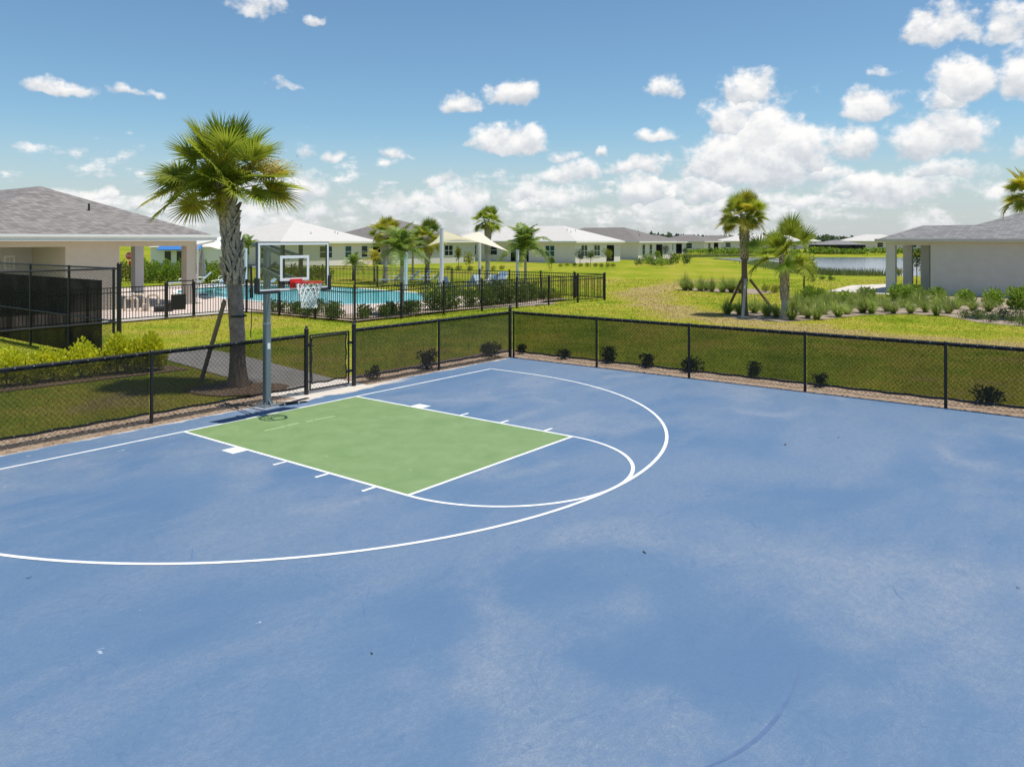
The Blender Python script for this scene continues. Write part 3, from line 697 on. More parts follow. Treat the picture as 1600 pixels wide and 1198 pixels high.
# ------------------------------------------------------------------ court fence
def chain_mesh(w, h, pitch=.062, r=.0026):
    """woven wire: two families of diagonals, clipped to the w x h panel in the local x-z plane"""
    mb = MB()
    for s in (1, -1):
        k = -h
        while k < w:
            x0, x1 = (k, k+h) if s == 1 else (k+h, k); z0, z1 = 0.0, h
            a, b_ = [x0, z0], [x1, z1]
            def clip(p, q):
                if p[0] < 0: t = (0-p[0])/(q[0]-p[0]); return [0, p[1]+t*(q[1]-p[1])]
                if p[0] > w: t = (w-p[0])/(q[0]-p[0]); return [w, p[1]+t*(q[1]-p[1])]
                return p
            a2, b2 = clip(a, b_), clip(b_, a)
            if abs(a2[1]-b2[1]) > .02: mb.tube((a2[0], .004*s, a2[1]), (b2[0], .004*s, b2[1]), r, n=3, caps=False)
            k += pitch*1.4142
    return mb
FH = 1.19
def fence_run(name, label, p0, p1, stops, post_r, start_terminal, end_terminal):
    """stops: distances of the posts from p0; parts in the local frame x along the run"""
    d = (p1-p0); L_ = d.length; rz = math.atan2(d.y, d.x)
    t = empty(name, p0, rz, label, 'fence', 'low chain-link fences round the basketball court')
    pm = MB().tube((0, 0, -.1), (0, 0, FH+.02), post_r, n=10).add(*[[], []]).mesh('post', 'black_metal', False)
    for i, s in enumerate(stops):
        term = (i == 0 and start_terminal) or (i == len(stops)-1 and end_terminal)
        if term:
            mb = MB().tube((0, 0, -.1), (0, 0, FH+.09), post_r*1.5, n=12)
            o = mb.build('terminal_post', 'black_metal', t, loc=(s, 0, 0))
            MB().lathe([(.012, FH+.088), (post_r*1.65, FH+.092), (post_r*1.65, FH+.112), (post_r*1.2, FH+.13), (.022, FH+.145), (.03, FH+.165), (.018, FH+.186), (.003, FH+.19)], 12).build('cap', 'black_metal', o, True)
            for zz in (.25, .62, 1.0): MB().lathe([(post_r*1.5, zz-.012), (post_r*1.72, zz-.011), (post_r*1.72, zz+.011), (post_r*1.5, zz+.012)], 12).build('tension_band', 'black_rail', o)
        else:
            o = link('post', pm, t, (s, 0, 0))
            MB().lathe([(post_r*1.0, FH-.03), (post_r*1.25, FH-.028), (post_r*1.25, FH+.015), (post_r*.9, FH+.035), (.004, FH+.04)], 10).build('cap', 'black_metal', o, True)
    for a, b_ in zip(stops[:-1], stops[1:]):
        w = b_-a
        MB().tube((a, 0, FH), (b_, 0, FH), .021, n=8).build('top_rail', 'black_rail', t)
        bw = MB(); prev = None
        for i in range(13):
            q = (a+w*i/12, .0, .055+.012*math.sin(i*1.7+a)); 
            if prev: bw.tube(prev, q, .0035, n=4, caps=False)
            prev = q
        bw.build('tension_wire', 'chain', t)
        ch = chain_mesh(w, FH-.03).build('chain_link', 'chain', t, loc=(a, 0, .05)); ch['kind'] = 'stuff'
        tw = MB(); k = 0.0
        while k < w: tw.tube((a+k, .004, FH+.012), (a+k+.012, -.004, FH+.045), .0022, n=3, caps=False); k += .044
        tw.build('wire_tips', 'chain', t)['kind'] = 'stuff'
        # windscreen laced to the outer face: slack cloth with a hem
        nxs, nzs = 26, 7; vs = []; sgn = 1
        for i in range(nxs+1):
            for j in range(nzs+1):
                x = a+.03+(w-.06)*i/nxs; z0 = .15+.007*math.sin(i*.9+a*2)+.003*math.sin(i*2.3); z1 = FH-.004
                z = z0+(z1-z0)*j/nzs
                y = .022+.014*math.sin(i*.55+a)*math.sin(math.pi*j/nzs)+.005*math.sin(i*1.9+j)
                vs.append((x, y, z))
        sc = MB().add(vs, [(i*(nzs+1)+j, (i+1)*(nzs+1)+j, (i+1)*(nzs+1)+j+1, i*(nzs+1)+j+1) for i in range(nxs) for j in range(nzs)]).build('windscreen', 'windscreen', t, True)
        hm = MB()
        for i in range(nxs):
            p, q = Vector(vs[i*(nzs+1)]), Vector(vs[(i+1)*(nzs+1)]); hm.bar(p, q, .006, .042)
        hm.build('hem', 'black_rail', sc)
        MB().box((a+w/2, .026, FH-.028), (w-.06, .006, .055)).build('hem', 'black_rail', sc)
        gm = MB()
        for i in range(1, 10):
            q = a+w*i/10
            gm.box((q, -.026, FH+.0), (.016, .012, .016)); gm.box((q, .010, .17), (.013, .014, .013))
        gm.build('grommets', 'galv', sc)['kind'] = 'stuff'
    return t
def fv(u): return -.36+.022*u     # the hoop-end fence runs a little out of square
PO = .030
ups = [-9.6, -7.0, -4.4, -1.81, 1.34]
def along(us): p = C(us[0], fv(us[0])); return [(C(u, fv(u))-p).length for u in us]
fence_run('court_fence', 'low black chain-link fence with screen left of the gate, behind the hoop', C(ups[0], fv(ups[0])), C(ups[-1], fv(ups[-1])), along(ups), PO, False, True)
ups = [2.55, 5.12, 7.80]
fence_run('court_fence', 'low black chain-link fence with screen between the gate and corner post', C(ups[0], fv(ups[0])), C(ups[-1], fv(ups[-1])), along(ups), PO, True, True)
vs_ = [fv(7.8)+.07, 2.46, 4.90, 7.47, 10.03, 12.6, 15.15, 17.7]
fence_run('court_fence', 'long low black chain-link fence with screen along the right court side', C(7.86, vs_[0]), C(7.86, vs_[-1]), [v-vs_[0] for v in vs_], PO, False, False)
# gate, closed but sagging a little on its hinges
def gate():
    p0, p1 = C(1.34, fv(1.34)), C(2.55, fv(2.55)); d = p1-p0; W = d.length; rz = math.atan2(d.y, d.x)+.03
    t = empty('chain_link_gate', p0, rz, 'black chain-link walk gate with square screen panel between two posts', 'gate')
    a, b_, z0, z1 = .09, W-.115, .07, 1.17
    fr_ = MB()
    for p, q in (((a, 0, z0), (a, 0, z1)), ((b_, 0, z0-.01), (b_, 0, z1-.01)), ((a, 0, z1), (b_, 0, z1-.01)), ((a, 0, z0), (b_, 0, z0-.01))): fr_.tube(p, q, .019, n=8)
    fr_.build('gate_frame', 'black_metal', t)
    chain_mesh(b_-a, z1-z0).build('chain_link', 'chain', t, loc=(a, 0, z0))['kind'] = 'stuff'
    nx_, nz_ = 12, 10; vs = []
    for i in range(nx_+1):
        for j in range(nz_+1):
            x = a+.05+(b_-a-.10)*i/nx_; z = z0+.12+(z1-z0-.17)*j/nz_
            x += .012*math.sin(j*1.4)*(1 if i in (0, nx_) else 0)
            vs.append((x, .02+.012*math.sin(i*.7)*math.sin(math.pi*j/nz_), z+.012*math.sin(i*.9)*(1 if j == 0 else 0)))
    sc = MB().add(vs, [(i*(nz_+1)+j, (i+1)*(nz_+1)+j, (i+1)*(nz_+1)+j+1, i*(nz_+1)+j+1) for i in range(nx_) for j in range(nz_)]).build('windscreen', 'windscreen', t, True)
    hm = MB()
    idx = [i*(nz_+1) for i in range(nx_+1)]+[nx_*(nz_+1)+j for j in range(1, nz_+1)]+[i*(nz_+1)+nz_ for i in range(nx_-1, -1, -1)]+[j for j in range(nz_-1, -1, -1)]
    for p, q in zip(idx[:-1], idx[1:]): hm.bar(vs[p], vs[q], .008, .032)
    hm.build('hem', 'black_rail', sc)
    for z in (.32, .92):
        h = MB().box((b_+.055, 0, z), (.10, .05, .045)); h.tube((b_, 0, z-.04), (b_, 0, z+.04), .028, n=8); h.build('hinge', 'black_metal', t)
    l = MB().box((a-.03, 0, .98), (.09, .06, .07)); l.tube((a-.02, -.03, .98), (a-.02, -.12, .96), .009, n=6); l.build('latch', 'black_metal', t)
gate()

# ------------------------------------------------------------------ basketball goal
def goal():
    base = C(.205, -.02)
    t = empty('basketball_goal', base, YAW, 'grey steel basketball goal with glass backboard, red rim and white net', 'basketball goal')
    # local: x = u, y = -v (so the court is towards -y)
    b_ = MB().box((0, 0, .012), (.34, .34, .024)).build('base_plate', 'steel_grey', t)
    for sx in (-1, 1):
        for sy in (-1, 1):
            MB().tube((sx*.125, sy*.125, .024), (sx*.125, sy*.125, .085), .014, n=8).build('bolt', 'galv', b_)
    g_ = MB()
    for sx, sy in ((1, 0), (-1, 0), (0, 1), (0, -1)): g_.add([(sx*.060-abs(sy)*.006, sy*.060-abs(sx)*.006, .024), (sx*.15-abs(sy)*.006, sy*.15-abs(sx)*.006, .024), (sx*.060-abs(sy)*.006, sy*.060-abs(sx)*.006, .13), (sx*.060+abs(sy)*.006, sy*.060+abs(sx)*.006, .024), (sx*.15+abs(sy)*.006, sy*.15+abs(sx)*.006, .024), (sx*.060+abs(sy)*.006, sy*.060+abs(sx)*.006, .13)], [(0, 1, 2), (5, 4, 3), (0, 2, 5, 3), (1, 4, 5, 2), (0, 3, 4, 1)])
    g_.build('gusset', 'steel_grey', t)
    def sq(mb, h0, h1, w, ch=.014):
        a = w/2; pl = [(a-ch, -a), (a, -a+ch), (a, a-ch), (a-ch, a), (-a+ch, a), (-a, a-ch), (-a, -a+ch), (-a+ch, -a)]
        return mb.slab(pl, h0, h1)
    pole = sq(MB(), .024, 1.54, .120).build('pole', 'steel_grey', t)
    sq(MB(), 1.54, 3.02, .108).build('upper_pole', 'steel_grey', pole)
    MB().box((0, 0, 3.025), (.116, .116, .012)).build('pole_cap', 'rubber', pole)
    sq(MB(), 1.525, 1.556, .126).build('pole_collar', 'galv', pole)
    MB().box((0, -.062, 1.12), (.06, .004, .11)).build('height_decal', 'board_white', pole)
    YB, XB, W, H, ZB = -1.18, -.255, 1.50, .85, 2.215      # board plane, centre, size, bottom
    bb = empty('backboard', (0, 0, 0)); bb.parent = t
    MB().box((XB, YB, ZB+H/2), (W-.05, .010, H-.05)).build('glass', 'board_glass', bb)
    fm = MB(); e = .018
    for s in (-1, 1): fm.box((XB+s*(W/2-e), YB+.018, ZB+H/2), (.040, .052, H))
    fm.box((XB, YB+.018, ZB+H-e), (W-.08, .052, .036)); fm.box((XB, YB+.018, ZB+e), (W-.08, .052, .036))
    fm.build('frame', 'board_frame', bb)
    wb = MB(); q = .034; yf = YB-.0075
    for s in (-1, 1): wb.box((XB+s*(W/2-.012-q/2), yf-.005, ZB+H/2), (q, .003, H-.03))
    wb.box((XB, yf-.005, ZB+H-.015-q/2), (W-.024-2*q, .003, q)); wb.box((XB, yf-.005, ZB+.015+q/2), (W-.024-2*q, .003, q))
    wb.build('border', 'board_white', bb)
    tg = MB(); tw, th, tz = .61, .44, 2.39
    for s in (-1, 1): tg.box((XB+s*(tw/2-.025), yf-.004, tz+th/2), (.05, .003, th))
    tg.box((XB, yf-.004, tz+th-.025), (tw-.10, .003, .05)); tg.box((XB, yf-.004, tz+.025), (tw-.10, .003, .05))
    tg.build('target_square', 'board_white', bb)
    for s in (-1, 1):   # corner pads
        p_ = MB().box((XB+s*(W/2-.0), YB+.008, ZB+.11), (.055, .09, .26)).box((XB+s*(W/2-.21), YB+.008, ZB-.002), (.42, .09, .05))
        p_.build('corner_pad', 'rubber', bb)
    # rear mounting uprights and the two pairs of lift arms
    for s in (-1, 1):
        MB().box((XB+s*.19, YB+.075, ZB+H/2+.0), (.05, .06, H-.02)).build('mount_upright', 'board_frame', bb)
    for s in (-1, 1):
        MB().bar((s*.072, .03, 2.985), (XB*.55+s*.155, YB+.10, 2.79), .022, .075).build('upper_arm', 'steel_grey', t)
        MB().bar((s*.072, .03, 2.55), (XB*.55+s*.155, YB+.10, 2.345), .022, .075).build('lower_arm', 'steel_grey', t)
    MB().tube((-.10, .03, 2.985), (.10, .03, 2.985), .018, n=8).tube((-.10, .03, 2.55), (.10, .03, 2.55), .018, n=8).build('pivot_pin', 'galv', t)
    MB().tube((0, .35, 2.36), (XB*.3, -.42, 2.70), .026, n=8).tube((0, .35, 2.36), (0, .08, 2.46), .02, n=8).build('lift_strut', 'board_frame', t)
    MB().bar((-.05, .06, 2.985), (-.05, .42, 3.02), .02, .06).bar((.05, .06, 2.985), (.05, .42, 3.02), .02, .06).build('arm_tail', 'steel_grey', t)
    # crank actuator hanging behind the pole
    ac = MB().tube((-.26, .12, 2.62), (-.23, .15, 2.18), .022, n=8).tube((-.23, .15, 2.20), (-.225, .155, 2.02), .034, n=8)
    ac.build('actuator', 'rubber', t)
    MB().tube((-.26, .12, 2.60), (-.06, .06, 2.60), .014, n=6).build('actuator_bracket', 'steel_grey', t)
    MB().path([(-.225, .155, 2.02), (-.225, .155, 1.62), (-.24, .14, 1.50), (-.265, .12, 1.42), (-.265, .12, 1.28)], .009, 6).build('crank_handle', 'rubber', t)
    # rim
    rx, ry, rz_, rr = XB+.02, YB-.155-.2286, 2.37, .2286
    rm = MB(); n = 28; m_ = 8; vs = []
    for i in range(n):
        a = 2*math.pi*i/n
        for k in range(m_):
            b2 = 2*math.pi*k/m_; vs.append((rx+(rr+.011*math.cos(b2))*math.cos(a), ry+(rr+.011*math.cos(b2))*math.sin(a), rz_+.011*math.sin(b2)))
    rm.add(vs, [(i*m_+k, ((i+1) % n)*m_+k, ((i+1) % n)*m_+(k+1) % m_, i*m_+(k+1) % m_) for i in range(n) for k in range(m_)])
    rim = rm.build('rim', 'rim_red', t, True)
    br = MB().box((rx, YB-.016, rz_-.03), (.25, .028, .155)).box((rx, YB-.085, rz_-.035), (.16, .15, .05))
    for s in (-1, 1): br.bar((rx+s*.10, YB-.03, rz_-.055), (rx+s*.17, ry+.10, rz_-.008), .016, .022)
    br.build('rim_bracket', 'rim_red', rim)
    hk = MB()
    for i in range(12):
        a = 2*math.pi*(i+.5)/12; c_, s_ = math.cos(a), math.sin(a)
        hk.path([(rx+(rr-.008)*c_, ry+(rr-.008)*s_, rz_-.006), (rx+(rr-.012)*c_, ry+(rr-.012)*s_, rz_-.03), (rx+(rr+.004)*c_, ry+(rr+.004)*s_, rz_-.028)], .0035, 4)
    hk.build('net_hooks', 'rim_red', rim)['kind'] = 'stuff'
    nt_ = MB(); rows = [(.222, -.02), (.205, -.085), (.178, -.15), (.150, -.215), (.132, -.28), (.125, -.345), (.135, -.41), (.128, -.44)]
    def node(j, i):
        r_, z = rows[j]; a = 2*math.pi*(i+.5*(j % 2)+.5)/12; return (rx+r_*math.cos(a), ry+r_*math.sin(a), rz_+z)
    for j in range(len(rows)-1):
        for i in range(12):
            p = node(j, i); o = (0, 1) if j % 2 else (-1, 0)
            for q in o: nt_.tube(p, node(j+1, i+q), .0058 if j else .0068, n=5, caps=False)
    nt_.build('net', 'net', t)
goal()
p = G(436, 633); q = G(472, 629)
t = empty('cover_plate', (p+q)/2, YAW-.25, 'dark flat plates lying on the court beside the goal pole', 'plate')
MB().box((-.05, .02, .035), (.34, .20, .018), tilt=(Matrix.Rotation(.07, 3, 'Y')@Matrix.Rotation(-.14, 3, 'X'))).build('lower_plate', 'rubber', t)
MB().box((.20, .02, .050), (.30, .17, .016), tilt=(Matrix.Rotation(-.10, 3, 'Y')@Matrix.Rotation(-.12, 3, 'X'))).build('upper_plate', 'rubber', t)
MB().tube((.10, -.10, .02), (.13, -.10, .02), .022, n=8).tube((-.16, -.08, .02), (-.14, -.08, .02), .018, n=8).build('bolt', 'galv', t)

# ------------------------------------------------------------------ tall screened court fence at left
TH = 2.37
def tall_fence(name, label, p0, dirv, L_, npost, screen):
    rz = math.atan2(dirv.y, dirv.x); t = empty(name, p0, rz, label, 'fence', 'tall fences of the screened court')
    st = [L_*i/npost for i in range(npost+1)]
    for i, s in enumerate(st[1:] if not screen else st):
        MB().tube((s, 0, -.1), (s, 0, TH+.03), .034, n=10).build('post', 'black_metal', t)
    if not screen:
        o = MB().tube((0, 0, -.1), (0, 0, TH+.10), .055, n=12).build('corner_post', 'black_metal', t)
        MB().lathe([(.02, TH+.095), (.062, TH+.10), (.062, TH+.12), (.03, TH+.15), (.004, TH+.16)], 12).build('cap', 'black_metal', o, True)
    for i in range(npost):
        a, b_ = st[i], st[i+1]
        MB().tube((a, 0, TH), (b_, 0, TH), .022, n=8).build('top_rail', 'black_rail', t)
        MB().tube((a, 0, 1.02), (b_, 0, 1.02), .022, n=8).build('middle_rail', 'black_rail', t)
        chain_mesh(b_-a, TH-.05, .062, .0022).build('chain_link', 'chain', t, loc=(a, 0, .05))['kind'] = 'stuff'
    if screen:
        n_ = 40; vs = []
        for i in range(n_+1):
            x = .75+(L_-.75)*i/n_
            for j in range(9):
                z = .03+(TH-.33-.03)*j/8; vs.append((x, -.05+.012*math.sin(i*.5)*math.sin(math.pi*j/8), z))
        MB().add(vs, [(i*9+j, (i+1)*9+j, (i+1)*9+j+1, i*9+j+1) for i in range(n_) for j in range(8)]).build('windscreen', 'windscreen_dark', t, True)
tall_fence('tall_fence', 'tall bare chain-link fence with rails, nearest side of the screened court', FA, -UD, 12, 4, False)
tall_fence('tall_fence', 'tall fence hung with opaque black windscreen at far left', FA-VD*.25-UD*.02, -VD, 13, 5, True)

# ------------------------------------------------------------------ pool fence (black picket)
PH = 1.36
pk_mesh = MB().box((0, 0, .09+(PH-.14)/2), (.019, .019, PH-.14)).mesh('picket', 'black_metal')
pp_mesh = MB().box((0, 0, PH/2), (.07, .07, PH+.06)).add([], []).mesh('post', 'black_metal')
def picket_run(t, a, b_, n, sp=.118, joined=False, first=True, gap=None, last=True):
    a, b_ = Vector(a), Vector(b_); d = b_-a; L_ = d.length; d.normalize(); rz = math.atan2(d.y, d.x)
    for i in range(n+1):
        if (i == 0 and not first) or (i == n and not last): continue
        p = a+d*L_*i/n; o = link('post', pp_mesh, t, p, rz)
        MB().box((0, 0, PH+.036), (.085, .085, .02)).build('cap', 'black_metal', o)
    for i in range(n):
        p, q = a+d*L_*i/n, a+d*L_*(i+1)/n
        for z in (PH-.06, PH-.24, .12): MB().bar(p+Vector((0, 0, z))+d*.035, q+Vector((0, 0, z))-d*.035, .028, .038).build('rail', 'black_metal', t)
        m_ = int((q-p).length/sp); jm = MB()
        for k in range(1, m_):
            c_ = p+(q-p)*k/m_
            if joined: jm.box(c_+Vector((0, 0, .09+(PH-.14)/2)), (.022, .022, PH-.14), rz)
            else: link('picket', pk_mesh, t, c_, rz)
        if joined: jm.build('picket_panel', 'black_metal', t)['kind'] = 'stuff'
t = empty('pool_fence', (0, 0, 0), 0, 'black metal picket fence along the near side of the pool', 'fence')
picket_run(t, K0, RC, 7); picket_run(t, K0, LC, 3, first=False); picket_run(t, LC, LC-UD*2.4, 1, first=False); picket_run(t, LC-UD*3.6, LL, 2)
t = empty('pool_fence', (0, 0, 0), 0, 'black picket fence behind the pool loungers, backing onto lawn', 'fence')
picket_run(t, RC-VD*1.9, BK, 8, joined=True); picket_run(t, BK, BL_-VD*6-UD*1.5, 6, joined=True, first=False); picket_run(t, BL_-VD*6-UD*1.5, BL_-VD*6-UD*20, 8, joined=True, first=False)
def picket_gate(p, d, w, h, label, solid=False):
    t = empty('pool_gate', p, math.atan2(d.y, d.x), label, 'gate')
    MB().box((.03, 0, h/2), (.05, .05, h)).build('stile', 'black_metal', t); MB().box((w-.03, 0, h/2), (.05, .05, h)).build('stile', 'black_metal', t)
    for z in (.12, h-.22, h-.05): MB().box((w/2, 0, z), (w-.11, .03, .04)).build('rail', 'black_metal', t)
    for k in range(1, int(w/.115)): link('picket', MB().box((0, 0, .14+(h-.4)/2), (.019, .019, h-.4)).mesh('picket', 'black_metal'), t, (w*k/int(w/.115), 0, 0))
    if solid: MB().box((w*.42, -.02, .62), (.62, .012, .62)).build('guard_panel', 'black_metal', t)
    MB().box((w-.06, -.05, h-.25), (.06, .07, .22)).build('latch', 'black_metal', t)
picket_gate(LC-UD*3.56, UD, 1.14, 1.5, 'black picket gate with solid panel beside the pavilion', True)
picket_gate(RC-VD*.05, -VD, 1.8, PH, 'plain black picket gate at the right end of the pool fence')

# ------------------------------------------------------------------ houses
def hip_roof(x0, x1, y0, y1, ze, pitch):
    w, d = x1-x0, y1-y0; h = min(w, d)/2
    if w >= d: r0, r1 = (x0+h, (y0+y1)/2), (x1-h, (y0+y1)/2)
    else: r0, r1 = ((x0+x1)/2, y0+h), ((x0+x1)/2, y1-h)
    z = ze+h*pitch
    v = [(x0, y0, ze), (x1, y0, ze), (x1, y1, ze), (x0, y1, ze), (r0[0], r0[1], z), (r1[0], r1[1], z)]
    if w >= d: f = [(0, 1, 5, 4), (1, 2, 5), (2, 3, 4, 5), (3, 0, 4)]
    else: f = [(0, 1, 4), (1, 2, 5, 4), (2, 3, 5), (3, 0, 4, 5)]
    f.append((3, 2, 1, 0)); return v, f
def window(t, face, c_, w, z0, z1, glass='glass_dark', split=True, depth=0, panes=1):
    """face 'y': wall plane y=depth looking to -y; face 'x': wall plane x=depth looking to -x"""
    def bx(mb, a0, a1, z0_, z1_, o0, o1):
        if face == 'y': mb.box2((a0, depth-o1, z0_), (a1, depth-o0, z1_))
        else: mb.box2((depth-o1, a0, z0_), (depth-o0, a1, z1_))
        return mb
    wi = bx(MB(), c_-w/2, c_+w/2, z0, z1, .002, .012).build('window', glass, t)
    f = MB(); e = .06
    bx(f, c_-w/2-e, c_-w/2, z0-e, z1+e, 0, .05); bx(f, c_+w/2, c_+w/2+e, z0-e, z1+e, 0, .05); bx(f, c_-w/2, c_+w/2, z1, z1+e, 0, .05); bx(f, c_-w/2, c_+w/2, z0-e, z0, 0, .07)
    if split: bx(f, c_-w/2, c_+w/2, (z0+z1)/2-.03, (z0+z1)/2+.03, .012, .035)
    for k in range(1, panes): bx(f, c_-w/2+w*k/panes-.04, c_-w/2+w*k/panes+.04, z0, z1, .012, .04)
    f.build('frame', 'trim_white', wi)
    return wi
def house(name, label, px, d, Lx, Ly, eave, pitch, wall, roof, wins, ov=.5, group=None, fz=.2, grd=ZG, detail=True, doors=()):
    o = Vector(((px-800)/FPX*d, d, 0))
    t = empty(name, o, YAW, label, 'house', group)
    MB().box2((0, 0, grd-.1), (Lx, Ly, eave-.02)).build('wall', wall, t)
    v, f = hip_roof(-ov, Lx+ov, -ov, Ly+ov, eave+.04, pitch)
    ro = MB().add(v, f).build('roof', roof, t)
    fa = MB(); e = .03
    fa.box2((-ov-e, -ov-e, eave-fz), (Lx+ov+e, -ov, eave+.035)); fa.box2((-ov-e, Ly+ov, eave-fz), (Lx+ov+e, Ly+ov+e, eave+.035)); fa.box2((-ov-e, -ov, eave-fz), (-ov, Ly+ov, eave+.035)); fa.box2((Lx+ov, -ov, eave-fz), (Lx+ov+e, Ly+ov, eave+.035))
    fa.build('fascia', 'trim_white', ro)
    if detail:
        MB().box2((-ov, -ov, eave-fz+.03), (Lx+ov, -.003, eave-fz+.05)).box2((-ov, .0, eave-fz+.03), (-.003, Ly+ov, eave-fz+.05)).build('soffit', 'trim_white', ro)
        for i in range(3):
            sx, sy = rnd.uniform(.25, .75)*Lx, rnd.uniform(.1, .2)*Ly
            zz = eave+.04+min(sy+ov, Lx/2)*pitch
            MB().tube((sx, sy, zz-.1), (sx, sy, zz+.32), .045, n=8).build('vent_pipe', roof, ro)
    for w in wins: window(t, *w)
    for (face, c_, w, h) in doors:
        mb = MB().box2((c_-w/2, -.03, 0), (c_+w/2, -.004, h)) if face == 'y' else MB().box2((-.03, c_-w/2, 0), (-.004, c_+w/2, h))
        mb.build('door', 'insect_screen', t)
    return t
HG = 'single-storey houses beyond the pool'
house('house', 'cream house with white hip roof directly behind the glass backboard', 440, 88, 13.6, 15.5, 2.86, .36, 'stucco_white', 'roof_white',
      [('y', 6.2, 1.8, .95, 2.3, 'glass_dark', True, 0, 2), ('y', 9.6, .95, .95, 2.3, 'glass_teal'), ('y', 12.2, .95, .95, 2.3, 'glass_dark'), ('x', 3.0, 1.8, .95, 2.3), ('x', 9, 1.8, .95, 2.3)], group=HG)
house('house', 'house with dark brown hip roof rising behind the pool palms', 612, 98, 16, 15, 2.9, .36, 'stucco_grey', 'shingle_brown',
      [('y', 2.0, 1.6, .9, 2.3, 'glass_teal', True, 0, 2), ('y', 6.5, 1.5, .95, 2.3, 'glass_dark', True, 0, 2), ('y', 10.5, 1.6, .95, 2.3, 'glass_dark', True, 0, 2)], group=HG, doors=[('x', 3, 1.8, 2.2)])
house('house', 'long white-roofed house right of the shade sail, white walls', 899, 106, 12, 25, 2.86, .34, 'stucco_white', 'roof_white',
      [('x', 4.2, 1.5, .8, 2.25, 'glass_teal', True, 0, 2), ('x', 14.5, 1.7, .9, 2.25), ('x', 18.5, 1.7, .9, 2.25), ('y', 2.2, 1.5, .8, 2.3, 'glass_dark', True, 0, 2), ('y', 5.5, 1.5, .8, 2.3, 'glass_dark', True, 0, 2)], group=HG, doors=[('y', 9.2, 2.0, 2.3), ('x', 9.5, 3.2, 2.2)])
house('house', 'house with dark grey hip roof, blank pale gable wall facing the lawn', 997, 124, 12, 20, 2.80, .36, 'stucco_white', 'shingle_brown',
      [('y', 1.8, .9, .5, 2.3), ('y', 4.2, .9, .5, 2.3), ('x', 17, 1.6, .9, 2.2)], group=HG, doors=[('y', 7.2, 2.2, 2.3)])
FG = 'far houses across the lawn and lake'
far = [(1040, 165, 9, 12, 'shingle_brown', 'small grey-roofed house just right of the dark-roofed house'),
       (1012, 200, 9, 13, 'shingle_brown', 'far house peeking over the small grey-roofed one'),
       (1100, 205, 11, 14, 'shingle_brown', 'far brown-roofed house left of the tall palm, with dark lanai'),
       (1148, 245, 11, 16, 'shingle_brown', 'far dark-roofed house just left of the tall palm trunk'),
       (1205, 235, 13, 18, 'roof_white', 'far pale-roofed house right of the tall palm trunk'),
       (1262, 255, 12, 16, 'roof_white', 'far pale house beside the screened pool cage'),
       (1405, 240, 13, 18, 'roof_white', 'far white house seen behind the right porch columns'),
       (1455, 235, 12, 16, 'shingle_brown', 'far brown house behind the right porch')]
for px, d, lx, ly, rf, lab in far:
    house('house', lab, px, d, lx, ly, 2.62, .30, 'stucco_white', rf, [('y', lx*.3, 1.5, .8, 2.1), ('x', ly*.3, 1.6, .8, 2.1), ('x', ly*.75, 1.6, .8, 2.1)], group=FG, detail=False, doors=[('y', lx*.7, 2.8, 2.2)])
# screened pool cage across the lake
o = Vector(((1352-800)/FPX*175, 175, 0))
t = empty('pool_cage', o, 0, 'dark mesh-screened pool cage with hip top across the lake', 'pool cage', None)
MB().box2((-9.6, 0, -.1), (0, 8, 1.95)).build('screen_wall', 'insect_screen', t)
v, f = hip_roof(-9.9, .3, -.3, 8.3, 1.97, .32)
v = [(x, y, min(z, 3.0)) for x, y, z in v]
MB().add(v, f).build('screen_roof', 'shingle_grey', t)
for i in range(7): MB().box((-9.6+1.6*i, -.03, .95), (.09, .05, 2.0)).build('frame_post', 'door_dark', t)

